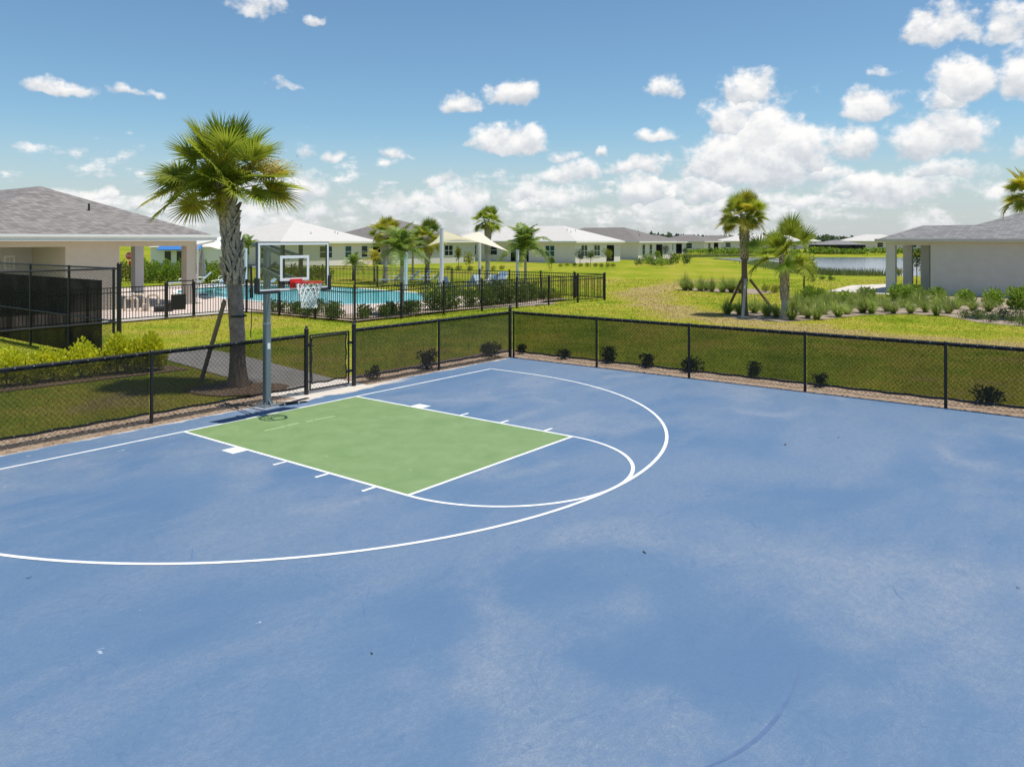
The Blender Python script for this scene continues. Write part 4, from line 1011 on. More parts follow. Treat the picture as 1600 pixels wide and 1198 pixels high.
# ------------------------------------------------------------------ pavilion at left
def pavilion():
    A0 = Vector((-15.3, 37.4, 0)); W = 9.9
    o = A0-UD*W+UD*.18
    t = empty('pavilion', o, YAW, 'cream stucco pool pavilion with grey shingle hip roof at left', 'pavilion')
    Ly, ez = 16.0, 3.16
    tt = W-3.80+.18; t2 = W-6.05+.18
    MB().box2((t2, 0, -.1), (tt, .25, 2.80)).build('wall', 'stucco', t)
    MB().box2((tt-.25, .25, -.1), (tt, 4.6, 2.80)).build('wall', 'stucco', t)
    MB().box2((t2, .25, -.1), (t2+.25, 4.2, 2.80)).build('wall', 'stucco', t)
    bw = MB().box2((0, 3.4, -.1), (t2-.003, 3.6, 2.80)).build('back_wall', 'stucco_grey', t)
    MB().box2((0, 0, -.1), (.45, .45, 2.80)).build('column', 'stucco', t)
    MB().box2((W-.47, -.02, -.1), (W+.0, .45, 2.80)).build('column', 'stucco', t)
    MB().box2((W-.45, 5.0, -.1), (W, 5.45, 2.80)).build('column', 'stucco_white', t)
    MB().box2((tt+1.55, 5.0, -.1), (tt+2.0, 5.45, 2.80)).build('column', 'stucco_white', t)
    MB().box2((0, -.03, 2.801), (W+.03, .45, 3.05)).box2((W-.45, .45, 2.801), (W+.03, Ly, 3.05)).box2((0, 5.0, 2.801), (W-.45, 5.45, 3.05)).build('beam', 'stucco', t)
    MB().box2((-.8, -.8, 3.052), (W+.8, Ly+.5, 3.075)).build('ceiling', 'trim_white', t)
    v, f = hip_roof(-.62, W+.62, -.62, Ly, 3.30, .415)
    ro = MB().add(v, f).build('roof', 'shingle', t)
    MB().box2((-.68, -.70, 3.08), (W+.70, -.62, 3.31)).box2((W+.62, -.62, 3.08), (W+.70, Ly, 3.31)).build('fascia', 'trim_white', ro)
    MB().box2((-.68, -.80, 3.22), (W+.80, -.70, 3.33)).box2((W+.70, -.70, 3.22), (W+.80, Ly, 3.33)).build('gutter', 'trim_white', ro)
    MB().path([(W+.66, -.70, 3.2), (W+.60, -.60, 3.02), (W+.08, -.10, 2.86), (W+.05, -.08, 2.7), (W+.05, -.08, .1)], .045, 6).build('downspout', 'trim_white', ro)
    for x in (1.5, 4.4, 7.0): pass
    MB().tube((5.9, 2.1, 4.2), (5.9, 2.1, 4.75), .05, n=8).build('vent_pipe', 'door_dark', ro)
    for i, x in enumerate((.75, 1.9, 3.1)):
        pf = MB().box2((x-.22, 3.34, 1.78), (x+.22, 3.398, 2.42)).build('wall_sign', 'trim_white', t)
        MB().box2((x-.13, 3.325, 1.86), (x-.02, 3.339, 2.32)).box2((x+.02, 3.325, 1.86), (x+.13, 3.339, 2.32)).build('sign_face', 'stucco_grey', pf)
pavilion()
# white sales centre with blue awning behind the pavilion, stop sign
o = PD(255, 374, 78); 
t = empty('sales_centre', (o.x, 78, 0), .12, 'white building with blue awning seen through the pavilion opening', 'building')
MB().box2((-1.2, 0, 0), (6.0, 6, 2.35)).build('wall', 'trim_white', t)
for x in (.45, 1.6, 2.75): 
    w = window(t, 'y', x, .62, .5, 1.95, 'glass_dark', False)
v, f = hip_roof(-1.4, 6.2, -.2, 6.2, 2.36, .3); ro = MB().add(v, f).build('roof', 'roof_white', t)
aw = MB().add([(-.3, -.9, 2.12), (3.8, -.9, 2.12), (3.8, -.02, 2.62), (-.3, -.02, 2.62), (-.3, -.9, 2.06), (3.8, -.9, 2.06), (3.8, -.02, 2.56), (-.3, -.02, 2.56)], [(0, 1, 2, 3), (7, 6, 5, 4), (0, 4, 5, 1), (1, 5, 6, 2), (3, 2, 6, 7), (0, 3, 7, 4)]).build('awning', 'awning_blue', t)
MB().box((2.9, -.62, 2.36), (1.1, .02, .20), tilt=Matrix.Rotation(.52, 3, 'X')).build('awning_lettering', 'board_white', aw)
o = PD(201.5, 400, 66)
t = empty('stop_sign', (o.x, 66, 0), -.1, 'red octagonal STOP sign on a post, seen through the pavilion', 'sign')
MB().box((0, .03, o.z/2+.2), (.06, .04, o.z+.4)).build('post', 'galv', t)
pl = [(.34*math.cos(R(22.5+45*k)), .34*math.sin(R(22.5+45*k))) for k in range(8)]
pn = MB().add([(x, 0, o.z+z) for x, z in pl]+[(x, .01, o.z+z) for x, z in pl], [tuple(range(8)), tuple(range(15, 7, -1))]+[(k, 8+k, 8+(k+1) % 8, (k+1) % 8) for k in range(8)]).build('sign_plate', 'sign_red', t)
bd = MB()
for k in range(8):
    a, b_ = pl[k], pl[(k+1) % 8]; bd.bar((a[0]*.94, -.003, o.z+a[1]*.94), (b_[0]*.94, -.003, o.z+b_[1]*.94), .004, .022)
bd.build('border', 'board_white', pn)
tx = bpy.data.curves.new('lettering', 'FONT'); tx.body = 'STOP'; tx.size = .30; tx.align_x = 'CENTER'; tx.align_y = 'CENTER'; tx.extrude = .002
tx.materials.append(MATS['board_white'])
to = bpy.data.objects.new('lettering_curve', tx); col.objects.link(to)
dg = bpy.context.evaluated_depsgraph_get(); tm = bpy.data.meshes.new_from_object(to.evaluated_get(dg)); bpy.data.objects.remove(to)
lt = link('lettering', tm, pn, (0, -.008, o.z)); lt.rotation_euler = (R(90), 0, 0)
MB().box((.18, 0, o.z-.62), (.42, .012, .38)).build('lower_plate', 'sign_red', t)

# ------------------------------------------------------------------ house at right with corner porch
def right_house():
    o = Vector(((1384-800)/FPX*46, 46, 0))
    t = empty('porch_house', o, YAW, 'grey stucco building with grey shingle roof and corner porch at right', 'building')
    e = 2.98
    # local x = u (back), y = -v ; building runs to -y
    def colm(x, y, w=.5): MB().box2((x, y-w, -.1), (x+w, y, e-.2)).build('column', 'stucco_grey', t)
    colm(0, 0); colm(4.6, 0, .5); colm(4.6, -1.0, .5)
    MB().box2((0, -14, -.1), (11, -2.35, e-.003)).build('wall', 'stucco_grey', t)
    MB().box2((4.9, -2.347, -.1), (11, -1.55, e-.003)).build('wall', 'stucco_grey', t)
    MB().box2((0.0, -2.34, e-.198), (.5, 0, e)).box2((.5, -.5, e-.198), (5.1, 0, e)).build('beam', 'stucco_grey', t)
    MB().box2((-.45, -14.5, e-.0), (5.4, .45, e+.02)).build('soffit', 'trim_white', t)
    v, f = hip_roof(-.45, 3.75, -9, .45, e+.12, .40)
    ro = MB().add(v, f).build('porch_roof', 'shingle_grey', t)
    v, f = hip_roof(-.447, 11.4, -16, -2.05, e+.123, .365)
    MB().add(v, f).build('roof', 'shingle_grey', t)
    MB().box2((-.50, -14.5, e+.021), (-.45, .50, e+.17)).box2((-.45, .45, e+.021), (5.4, .50, e+.17)).build('fascia', 'stucco_grey', t)
    MB().box2((-.45, -14.4, e+.022), (11, .44, e+.118)).build('roof_deck', 'stucco_grey', t)
    MB().tube((6, -9, 5.2), (6, -9, 5.8), .05, n=8).build('vent_pipe', 'door_dark', t)
right_house()

# ------------------------------------------------------------------ shade sails, umbrella, furniture
def sail(name, label, cs, mat, sag=.25, n=14):
    c = sum((Vector(q) for q in cs), Vector())/4
    vs = []
    for i in range(n+1):
        for j in range(n+1):
            a, b_ = i/n, j/n
            p = Vector(cs[0])*(1-a)*(1-b_)+Vector(cs[1])*a*(1-b_)+Vector(cs[2])*a*b_+Vector(cs[3])*(1-a)*b_
            k = .07*(abs(2*a-1)**2*(1-(2*b_-1)**2)+abs(2*b_-1)**2*(1-(2*a-1)**2))   # hollow edges
            vs.append((p+(c-p)*k))
    m_ = n+1; N0 = len(vs)
    vs2 = [v_-Vector((0, 0, .012)) for v_ in vs]
    fs = [(i*m_+j, (i+1)*m_+j, (i+1)*m_+j+1, i*m_+j+1) for i in range(n) for j in range(n)]
    t = empty(name, (0, 0, 0), 0, label, 'shade sail')
    MB().add(vs, fs).build('canopy', mat, t, True)
    return t
ND, FD, RD, LD = Vector((-3.5, 38.9, 0)), Vector((-2.0, 48.3, 0)), Vector((.32, 45.5, 0)), Vector((-6.3, 46.5, 0))
t = sail('shade_sail', 'beige twisted shade sail on white posts beside the pool', [ND+Vector((.06, .1, 3.55)), RD+Vector((-.5, 0, 2.42)), FD+Vector((0, 0, 3.62)), LD+Vector((1.25, -.3, 2.72))], 'sail')
for nm, p, h in (('post', ND, 3.66), ('post', FD, 3.7), ('post', RD, 2.5), ('post', LD, 2.65)):
    o = MB().tube((p.x, p.y, 0), (p.x, p.y, h), .095, n=12).build(nm, 'post_white', t); MB().tube((p.x, p.y, h), (p.x, p.y, h+.02), .1, n=12).build('cap', 'post_white', o)
MB().tube(RD+Vector((0, 0, 2.4)), RD+Vector((-.5, 0, 2.42)), .012, n=5).tube(LD+Vector((0, 0, 2.6)), LD+Vector((1.25, -.3, 2.72)), .012, n=5).build('cable', 'galv', t)
a_, b2_, c2_, d2_ = PD(303, 380, 44), PD(352, 368, 47), PD(380, 392, 43), PD(340, 389, 40)
t = sail('shade_sail', 'cream shade sail between the pavilion and the big palm trunk', [a_, b2_, c2_, d2_], 'sail_white')
for p in (PD(300, 379, 44.1), PD(354, 366, 47.1), PD(384, 391, 43.1)):
    MB().tube((p.x, p.y, 0), (p.x, p.y, p.z+.1), .08, n=10).build('post', 'post_white', t)
p = PD(316.5, 430, 43); t = empty('closed_umbrella', (p.x, 43, .03), 0, 'folded beige patio umbrella beside the pavilion column', 'umbrella')
MB().tube((0, 0, 0), (0, 0, 2.6), .025, n=8).build('pole', 'post_white', t)
prof = [(.06, 1.05), (.19, 1.1), (.17, 1.4), (.20, 1.65), (.12, 1.8), (.16, 2.0), (.10, 2.35), (.02, 2.62)]
MB().lathe(prof, 9).build('folded_canopy', 'umbrella', t, False)
MB().lathe([(.28, 0), (.28, .06), (.05, .10)], 12).build('base', 'door_dark', t)

def lounger_mesh():
    return dict(
        side=MB().bar((0, 0, .32), (1.25, 0, .34), .035, .05).bar((1.2, 0, .34), (1.78, 0, .92), .035, .045).mesh('side_rail', 'trim_white'),
        leg=MB().bar((0, 0, 0), (.05, 0, .33), .035, .035, (1, 0, 0)).mesh('leg', 'trim_white'),
        arm=MB().path([(.62, 0, .34), (.66, 0, .56), (1.05, 0, .60), (1.42, 0, .58)], .02, 6).mesh('arm', 'trim_white'))
LM = lounger_mesh()
def lounger(px, py, rz, label, sling='sling_blue'):
    p = G(px, py, .03); t = empty('lounge_chair', p, rz, label, 'lounge chair', 'pool lounge chairs')
    for s in (-.30, .30):
        link('side_rail', LM['side'], t, (0, s, 0)); link('arm', LM['arm'], t, (0, s*1.08, 0))
        for x in (.12, 1.08): link('leg', LM['leg'], t, (x, s, 0))
    MB().add([(0, -.28, .35), (1.22, -.28, .37), (1.22, .28, .37), (0, .28, .35), (0, -.28, .33), (1.22, -.28, .35), (1.22, .28, .35), (0, .28, .33)], [(0, 1, 2, 3), (7, 6, 5, 4), (0, 4, 5, 1), (2, 6, 7, 3), (1, 5, 6, 2), (0, 3, 7, 4)]).build('seat_sling', sling, t)
    MB().bar((1.24, 0, .40), (1.78, 0, .94), .56, .02).build('back_sling', sling, t)
    return t
LX = [(591, 444.5, -.15, 'leftmost white lounger on the far pool edge', 'sling_blue'), (616, 444, -.2, 'second lounger from left on the far pool edge', 'sling_blue'), (634, 443.5, -.2, 'third lounger from left, between the white posts', 'sling_blue'), (652, 444, -.25, 'rightmost lounger of the row on the far pool edge', 'sling_blue'),
      (728, 456, 1.25, 'big lounger with upright pale back under the shade sail', 'sling_blue'), (752, 455, 1.1, 'lounger behind the dark shrub under the sail', 'sling_dark'), (704, 461, 1.9, 'blue lounger just right of the near sail post', 'sling_dark'), (775, 449, 1.3, 'blue lounger by the bed, right of the sail', 'sling_dark'),
      (325, 455, 1.2, 'blue sling chair right of the pavilion column', 'sling_dark'), (340, 446, 1.4, 'pale blue chair against the palm trunk', 'sling_blue'), (388, 456, .6, 'pale lounger right of the palm trunk by the water', 'sling_blue'), (262, 450, .4, 'blue lounger inside the pavilion opening', 'sling_dark'), (284, 448, .5, 'blue lounger beside the pavilion column', 'sling_dark')]
for px, py, rz, lab, sl_ in LX: lounger(px, py, rz, lab, sl_)
def ptable(px, py, label):
    p = G(px, py, .03); t = empty('patio_table', p, .4, label, 'table', 'round patio tables')
    MB().lathe([(.02, .70), (.52, .70), (.53, .715), (.52, .73), (.02, .73)], 20).build('table_top', 'trim_white', t)
    for k in range(4):
        a = R(45+90*k); MB().tube((.36*math.cos(a), .36*math.sin(a), 0), (.22*math.cos(a), .22*math.sin(a), .70), .018, n=6).build('leg', 'trim_white', t)
ptable(474, 474, 'round white patio table left of the basketball net'); ptable(503, 474, 'round white patio table right of the basketball net')
# pump yard behind the fence
p = G(238, 487); t = empty('pipe_riser', p, .3, 'beige hooped pipe beside black pump behind pool fence', 'pipe')
MB().path([(-.18, 0, 0), (-.18, 0, .62), (-.15, 0, .70), (-.05, 0, .74), (.12, 0, .74), (.2, 0, .70), (.23, 0, .6), (.23, 0, .35)], .06, 8).build('pipe_hoop', 'pvc', t)
MB().box((-.30, .25, .16), (.28, .3, .32)).build('valve_box', 'pvc', t)
p = G(254, 488); t = empty('pool_pump', p, .6, 'black pool pump on the pad behind the fence', 'pump')
MB().tube((-.32, 0, .2), (.12, 0, .2), .16, n=12).build('motor', 'rubber', t); MB().lathe([(.02, .0), (.15, .0), (.15, .34), (.17, .35), (.17, .40), (.03, .42)], 12, (.26, 0)).build('strainer_pot', 'rubber', t)
p = G(207, 487); t = empty('filter_manifold', p, .2, 'beige pool pipework with white valves behind the fence', 'pipe')
MB().path([(-.3, 0, 0), (-.3, 0, .5), (-.25, 0, .58), (.15, 0, .58), (.2, 0, .5), (.2, 0, 0)], .055, 8).build('pipe_hoop', 'pvc', t)
MB().path([(-.05, .2, 0), (-.05, .2, .66), (.0, .2, .72), (.35, .2, .72), (.4, .2, .64), (.4, .2, 0)], .055, 8).build('pipe_hoop', 'pvc', t)
MB().lathe([(.02, .74), (.07, .74), (.07, .86), (.02, .88)], 10).build('valve', 'board_white', t)

# ------------------------------------------------------------------ palms
def fan_leaf(seed, Lp, Rb, nseg=38, droop=.35, spread=118, bend=.5):
    r = random.Random(seed); mb = MB()
    # petiole
    P = [Vector((Lp*k/4, 0, .06*math.sin(k/4*2.2)*Lp)) for k in range(5)]
    mb.path(P, [.022, .017, .014, .012, .010], 4)
    hub = P[-1]
    for i in range(nseg):
        th = R(-spread+2*spread*i/(nseg-1))+r.uniform(-.03, .03)
        ln = Rb*(1-.22*(abs(th)/2.1)**2)*r.uniform(.9, 1.06)
        costa = hub+Vector((.22*Rb*math.cos(th/2)**2, 0, -.05*Rb*math.cos(th/2)**2))
        d = Vector((math.cos(th), math.sin(th), 0)); s = Vector((-d.y, d.x, 0))
        up = .22*abs(math.sin(th)); dr = droop*r.uniform(.5, 1.5)
        tipbend = r.uniform(.0, .28)
        pts = []
        for f, w in ((.0, .012), (.28, .036), (.55, .025), (.82, .011), (1.0, 0)):
            z = up*f*ln-dr*ln*f**2.4-(tipbend*ln*max(0, f-.6)**1.3)
            c = costa+d*(ln*f*(1-.12*f*dr))+Vector((0, 0, z)); W = w*Rb
            if w: pts.append((c-s*W+Vector((0, 0, .35*W)), c-Vector((0, 0, .25*W)), c+s*W+Vector((0, 0, .35*W))))
            else: pts.append((c,))
        vs = [hub+Matrix.Rotation(bend, 3, 'Y')@(q-hub) for p in pts for q in p]; fs = []
        for k in range(3):
            a = 3*k; fs += [(a, a+1, a+4, a+3), (a+1, a+2, a+5, a+4)]
        fs += [(9, 10, 12), (10, 11, 12)]
        mb.add(vs, fs)
    return mb
FAN = {}
for m_ in ('frond', 'frond_yellow', 'frond_deep'):
    FAN[m_] = [fan_leaf(k+11, 1.0, .86, 38, dr, sp, bn).mesh('frond', m_) for k, (dr, sp, bn) in enumerate(((.04, 100, .05), (.08, 118, .22), (.16, 128, .42), (.30, 132, .65)))]
FANS = {m_: [fan_leaf(k+31, .42, .86, 38, dr, sp, bn).mesh('frond', m_) for k, (dr, sp, bn) in enumerate(((.05, 110, .1), (.14, 126, .4)))] for m_ in ('frond', 'frond_yellow', 'frond_deep')}
def orient(az, el, roll):
    """matrix taking local +x to the direction (az, el), with roll about it"""
    d = Vector((math.cos(el)*math.cos(az), math.cos(el)*math.sin(az), math.sin(el)))
    s = Vector((-math.sin(az), math.cos(az), 0)); u = d.cross(s)
    m = Matrix((d, s, u)).transposed(); return m@Matrix.Rotation(roll, 3, 'X')
def put_frond(t, me, base, az, el, roll, sc):
    o = link('frond', me, t); m = orient(az, el, roll).to_4x4(); m = Matrix.Translation(base)@m@Matrix.Diagonal((sc, sc, sc, 1)); o.matrix_local = m; return o
def boots(mb_fn, z0, z1, r_fn, n, seed, size):
    r = random.Random(seed); k = 0; out = []
    for i in range(n):
        f = i/n; z = z0+(z1-z0)*f; a = i*2.39996+r.uniform(-.15, .15); rad = r_fn(z)
        L_ = size*r.uniform(.8, 1.25); w = size*.28*r.uniform(.8, 1.2)
        out.append((z, a, rad, L_, w, r.uniform(.08, .28), r.choice((-1, 1))*r.uniform(.1, .45)))
    return out
def boot_geo(mb, L_, w, tilt, lean):
    """split leaf base: two prongs joined below, leaning out; local x = outwards, y = tangent, z = up"""
    for s in (-1, 1):
        p0 = Vector((0, s*w*.9, -L_*.35)); p1 = Vector((L_*tilt*.45, s*w*.62+lean*L_*.3, L_*.18)); p2 = Vector((L_*tilt, s*w*.18+lean*L_*.75, L_*.62))
        th = .020
        for (a, b_, wa, wb) in ((p0, p1, w*.95, w*.75), (p1, p2, w*.75, w*.34)):
            o = Vector((th, 0, 0)); y = Vector((0, 1, 0))
            vs = [a-y*wa/2, a+y*wa/2, b_+y*wb/2, b_-y*wb/2]; vs += [q+o*(1 if i < 2 else 1.2) for i, q in enumerate(vs)]
            mb.add(vs, [(4, 5, 6, 7), (3, 2, 1, 0), (0, 1, 5, 4), (1, 2, 6, 5), (2, 3, 7, 6), (3, 0, 4, 7)])
def sabal(name, label, base, Ht, r_low, r_top, zboot, nf, leaf, seed, boots_n, boot_size, separate=False, mats=('frond', 'frond', 'frond_yellow', 'frond_deep'), elmin=-25, trunk='trunk', extra=(), group='palms', lean=(0, 0)):
    r = random.Random(seed)
    t = empty(name, base, 0, label, 'palm tree', group)
    def rad(z):
        f = z/Ht; b_ = r_low+(r_top-r_low)*min(1, max(0, (z-zboot)/.5)) if z > zboot else r_low*(1+.55*max(0, 1-z/.7)**2)
        return b_
    def cx(z): f = z/Ht; return Vector((lean[0]*f*f, lean[1]*f*f, 0))
    n = 20; rows = 26; vs = []
    for j in range(rows+1):
        z = -.1+(Ht+.1)*j/rows; rr = rad(max(z, 0))*(1 if j < rows else .7)
        for k in range(n):
            a = 2*math.pi*k/n; q = rr*(1+.035*math.sin(5*a+j*.9)+r.uniform(-.02, .02)); vs.append((cx(z).x+q*math.cos(a), cx(z).y+q*math.sin(a), z))
    fs = [(j*n+k, j*n+(k+1) % n, (j+1)*n+(k+1) % n, (j+1)*n+k) for j in range(rows) for k in range(n)]+[tuple(range(rows*n, rows*n+n))]
    tr = MB().add(vs, fs).build('trunk', trunk, t, True)
    B = boots(None, zboot, Ht+.05, rad, boots_n, seed+1, boot_size)
    jm = MB()
    protos = []
    if separate:
        for k in range(8):
            q = MB(); boot_geo(q, boot_size*r.uniform(.8, 1.2), boot_size*.28, .12+.030*k, (-1)**k*(.08+.05*k)); protos.append(q.mesh('boot', 'boot'))
    for i, (z, a, rd, L_, w, tilt, ln) in enumerate(B):
        M_ = Matrix.Translation(cx(z)+Vector((rd*.99*math.cos(a), rd*.99*math.sin(a), z)))@Matrix.Rotation(a, 4, 'Z')
        if separate: o = link('boot', protos[i % 8], tr); o.matrix_local = M_@Matrix.Scale(r.uniform(.85, 1.15), 4)
        else:
            q = MB(); boot_geo(q, L_, w, tilt, ln); jm.add([M_@Vector(v_) for v_ in q.v], q.f)
    if not separate and boots_n: jm.build('boots', 'boot', tr)['kind'] = 'stuff'
    top = cx(Ht)+Vector((0, 0, Ht+.06))
    for i in range(nf):
        f = (i+.5)/nf; el = R(82-(82-elmin)*f**.85)+r.uniform(-.12, .12); az = i*2.39996+r.uniform(-.25, .25)
        m_ = r.choice(mats); vi = 0 if f < .3 else (1 if f < .6 else (2 if f < .85 else 3))
        if f > .8 and 'frond_yellow' in mats: m_ = r.choice(('frond_yellow', m_))
        src = FANS[m_][0 if f < .5 else 1] if i % 3 == 1 else FAN[m_][vi]
        put_frond(t, src, top+Vector((.5*rad(Ht)*math.cos(az), .5*rad(Ht)*math.sin(az), -.45*leaf*f)), az, el, r.uniform(-1.0, 1.0), leaf*r.uniform(.85, 1.1))
    for (az, el, sc, m_, vi) in extra: put_frond(t, FAN[m_][vi] if vi < 10 else FANS[m_][vi-10], top+Vector((.06*math.cos(az), .06*math.sin(az), -.10-.14*math.cos(el))), az, el, r.uniform(-.9, .9), sc)
    return t, top
PG = 'sabal palms'
# near palm: fronds hang out to the left and right below a dense upright dome
rx_ = random.Random(77)
ex = [(k*2.39996, R(84-2.6*k)+rx_.uniform(-.08, .08), rx_.uniform(.74, .86), ('frond', 'frond', 'frond_deep')[k % 3], 0 if k < 7 else 1) for k in range(17)]      # upright dome
ex += [(math.pi+da, el, sc, m_, vi) for da, el, sc, m_, vi in ((-.30, .16, .86, 'frond', 1), (.28, .02, .90, 'frond_yellow', 2), (-.05, -.14, .92, 'frond', 2), (.12, .28, .80, 'frond', 1), (-.5, -.25, .78, 'frond_yellow', 2), (.5, .35, .78, 'frond', 1))]   # left cluster
ex += [(da, el, sc, m_, vi) for da, el, sc, m_, vi in ((-.25, .30, .84, 'frond', 1), (.22, .16, .88, 'frond', 1), (0, .02, .86, 'frond_yellow', 2), (.05, .42, .82, 'frond_yellow', 1), (-.5, -.05, .74, 'frond', 2))]                                        # right cluster
ex += [(-1.57+da, el, sc, m_, vi) for da, el, sc, m_, vi in ((0, .35, .62, 'frond', 1), (-.6, .1, .62, 'frond', 2), (.6, .05, .62, 'frond', 2), (.1, -.4, .52, 'frond_yellow', 3))]  # hanging in front
ex += [(k*2.39996+.7, rx_.uniform(.25, 1.15), rx_.uniform(.62, .8), ('frond', 'frond_deep', 'frond', 'frond_yellow')[k % 4], 10 if k % 2 else 11) for k in range(13)]
ex += [(-1.57+da, el, .66, m_, 11) for da, el, m_ in ((0, .75, 'frond'), (-.8, .5, 'frond'), (.8, .55, 'frond_deep'), (.3, .15, 'frond_yellow'), (-.4, .0, 'frond'))]
t, top = sabal('sabal_palm', 'large sabal palm with criss-cross boots on trunk, behind the hoop', pb, 4.30, .158, .120, 2.25, 0, .76, 21, 115, .33, separate=True, extra=ex, group=PG, lean=(-.30, 0))
fr_ = MB()
rr_ = random.Random(5)
for k in range(260):
    a = Vector((rr_.gauss(1.0, .24), rr_.gauss(-.05, .22), rr_.gauss(.27, .17))); d = Vector((rr_.uniform(-1, 1), rr_.uniform(-1, 1), rr_.uniform(-1.2, .4))).normalized()*rr_.uniform(.05, .13)
    fr_.tube(top+a, top+a+d, .004, n=3, caps=False)
for k in range(5): fr_.path([top+Vector((.1, 0, -.05)), top+Vector((.5, -.05*k+.1, .12+.04*k)), top+Vector((1.0, -.08*k+.1, .22+.06*k)), top+Vector((1.25, -.1*k+.1, .1+.06*k))], .008, 4)
fr_.build('fruit_stalks', 'fruit', t)['kind'] = 'stuff'
strap = MB().lathe([(.162, 1.47), (.174, 1.47), (.174, 1.51), (.162, 1.51)], 20).build('strap', 'rubber', t)
a, b_ = G(313, 596), PD(351, 470, 16.40)
tb = empty('palm_brace', a, 0, 'weathered timber prop leaning on the large palm behind the hoop', 'brace', 'palm props')
MB().bar((0, 0, -.05), b_-a, .05, .095).build('timber', 'timber', tb)

pA = G(1163, 492); tA, _ = sabal('sabal_palm', 'tall propped sabal palm standing left of the right-hand pair', pA, 4.05, .115, .125, 2.35, 40, .60, 33, 90, .26, mats=('frond', 'frond_yellow', 'frond', 'frond'), elmin=-18, trunk='timber_dark', group=PG,
    extra=[(math.pi, -.05, .66, 'frond_yellow', 2), (math.pi*.95, -.35, .6, 'frond', 3)])
for i, (bx_, by_, tx_, ty_, mt, lab) in enumerate(((1134, 488, 1158, 438, 'timber_dark', 'dark leaning prop on the left side of the tall palm'), (1160, 497, 1165, 436, 'timber_pale', 'pale sunlit prop in front of the tall palm'), (1212, 487, 1172, 437, 'timber_dark', 'dark leaning prop on the right side of the tall palm'))):
    a = G(bx_, by_); b_ = PD(tx_, ty_, pA.y-.12+.1*abs(i-1)); o = empty('palm_brace', a, 0, lab, 'brace', 'palm props'); MB().bar((0, 0, -.05), b_-a, .09 if i != 1 else .11, .06).build('timber', mt, o)
MB().lathe([(.12, 1.38), (.145, 1.38), (.145, 1.55), (.12, 1.55)], 14).build('batten_strap', 'timber_dark', tA)
pB = G(1226, 496); tB, _ = sabal('sabal_palm', 'shorter sabal palm with open spiky crown right of the propped one', pB, 2.45, .120, .130, .75, 19, .84, 41, 70, .26, mats=('frond', 'frond', 'frond_deep'), elmin=-12, trunk='trunk_grey', group=PG)
pC = Vector(((1614-800)/FPX*31, 31, 0)); sabal('sabal_palm', 'sabal palm crown cut off by the right photo edge', pC, 4.85, .13, .16, 2.3, 38, .68, 47, 60, .26, mats=('frond', 'frond_yellow'), elmin=-20, group=PG)
pD = Vector(((762-800)/FPX*58, 58, 0)); sabal('sabal_palm', 'sabal palm rising behind the shade sail above the roofs', pD, 4.45, .17, .20, 2.0, 34, .68, 51, 60, .3, mats=('frond', 'frond_deep', 'frond'), elmin=-25, trunk='trunk_grey', group=PG)
pE = Vector(((602-800)/FPX*56, 56, 0)); sabal('sabal_palm', 'yellowing sabal palm leftmost in the clump by the loungers', pE, 3.55, .15, .18, 1.6, 30, .74, 53, 40, .28, mats=('frond_yellow', 'frond', 'frond_yellow'), elmin=-40, trunk='trunk_grey', group=PG)
pF = Vector(((668-800)/FPX*57, 57, 0)); sabal('sabal_palm', 'green sabal palm just left of the tall sail post', pF, 3.2, .15, .18, 1.4, 34, .80, 57, 40, .28, mats=('frond', 'frond_deep', 'frond_yellow'), elmin=-40, trunk='trunk', group=PG)

def pinnate_leaf(seed, n=34, L_=1.0, droop=.55):
    r = random.Random(seed); mb = MB(); pts = []
    for k in range(9):
        f = k/8; pts.append(Vector((L_*f*(1-.18*droop*f), 0, .28*L_*math.sin(f*1.8)*(1-droop*.2)-droop*L_*f**2.3)))
    mb.path(pts, [.018-.0018*k for k in range(9)], 4)
    def at(f):
        k = min(7, int(f*8)); q = f*8-k; return pts[k]*(1-q)+pts[k+1]*q, (pts[k+1]-pts[k]).normalized()
    for i in range(n):
        f = .16+.83*i/(n-1); c, d = at(min(f, .999))
        for s in (-1, 1):
            ln = .36*L_*math.sin(math.pi*min(1, .22+f*.72))*r.uniform(.85, 1.1)
            side = Vector((0, s, 0)); dr = (d*.55+side*.8+Vector((0, 0, r.uniform(.1, .4)))).normalized()
            w = .017*L_; p1 = c+dr*ln*.55+Vector((0, 0, -.05*ln)); p2 = c+dr*ln+Vector((0, 0, -.42*ln)); o = d*w
            mb.add([c-o*.5, c+o*.5, p1+o, p1-o, p2], [(0, 1, 2, 3), (3, 2, 4)])
    return mb
PIN = [pinnate_leaf(k+3, 32, 1.0, dr).mesh('frond', 'pinnate') for k, dr in enumerate((.35, .6, .9))]
PINY = [pinnate_leaf(k+3, 24, 1.0, dr).mesh('frond', 'frond_yellow') for k, dr in enumerate((.35, .6, .9))]
def feather(name, label, base, Ht, r0, nf, leaf, seed, meshes=None, group='feather palms', trunk='trunk_grey'):
    r = random.Random(seed); t = empty(name, base, 0, label, 'palm tree', group)
    MB().lathe([(r0*1.5, -.1), (r0*1.15, .25), (r0, .6), (r0*.85, Ht*.75), (r0*.9, Ht*.8)], 12).build('trunk', trunk, t, True)
    MB().lathe([(r0*.9, Ht*.8), (r0*1.0, Ht*.84), (r0*.7, Ht*.96), (r0*.4, Ht)], 12).build('crownshaft', 'shrub_bright', t, True)
    for i in range(nf):
        f = (i+.5)/nf; el = R(78-72*f)+r.uniform(-.1, .1); az = i*2.39996+r.uniform(-.3, .3)
        put_frond(t, (meshes or PIN)[min(2, int(f*3))], Vector((0, 0, Ht*.97)), az, el, r.uniform(-.3, .3), leaf*r.uniform(.85, 1.1))
    return t
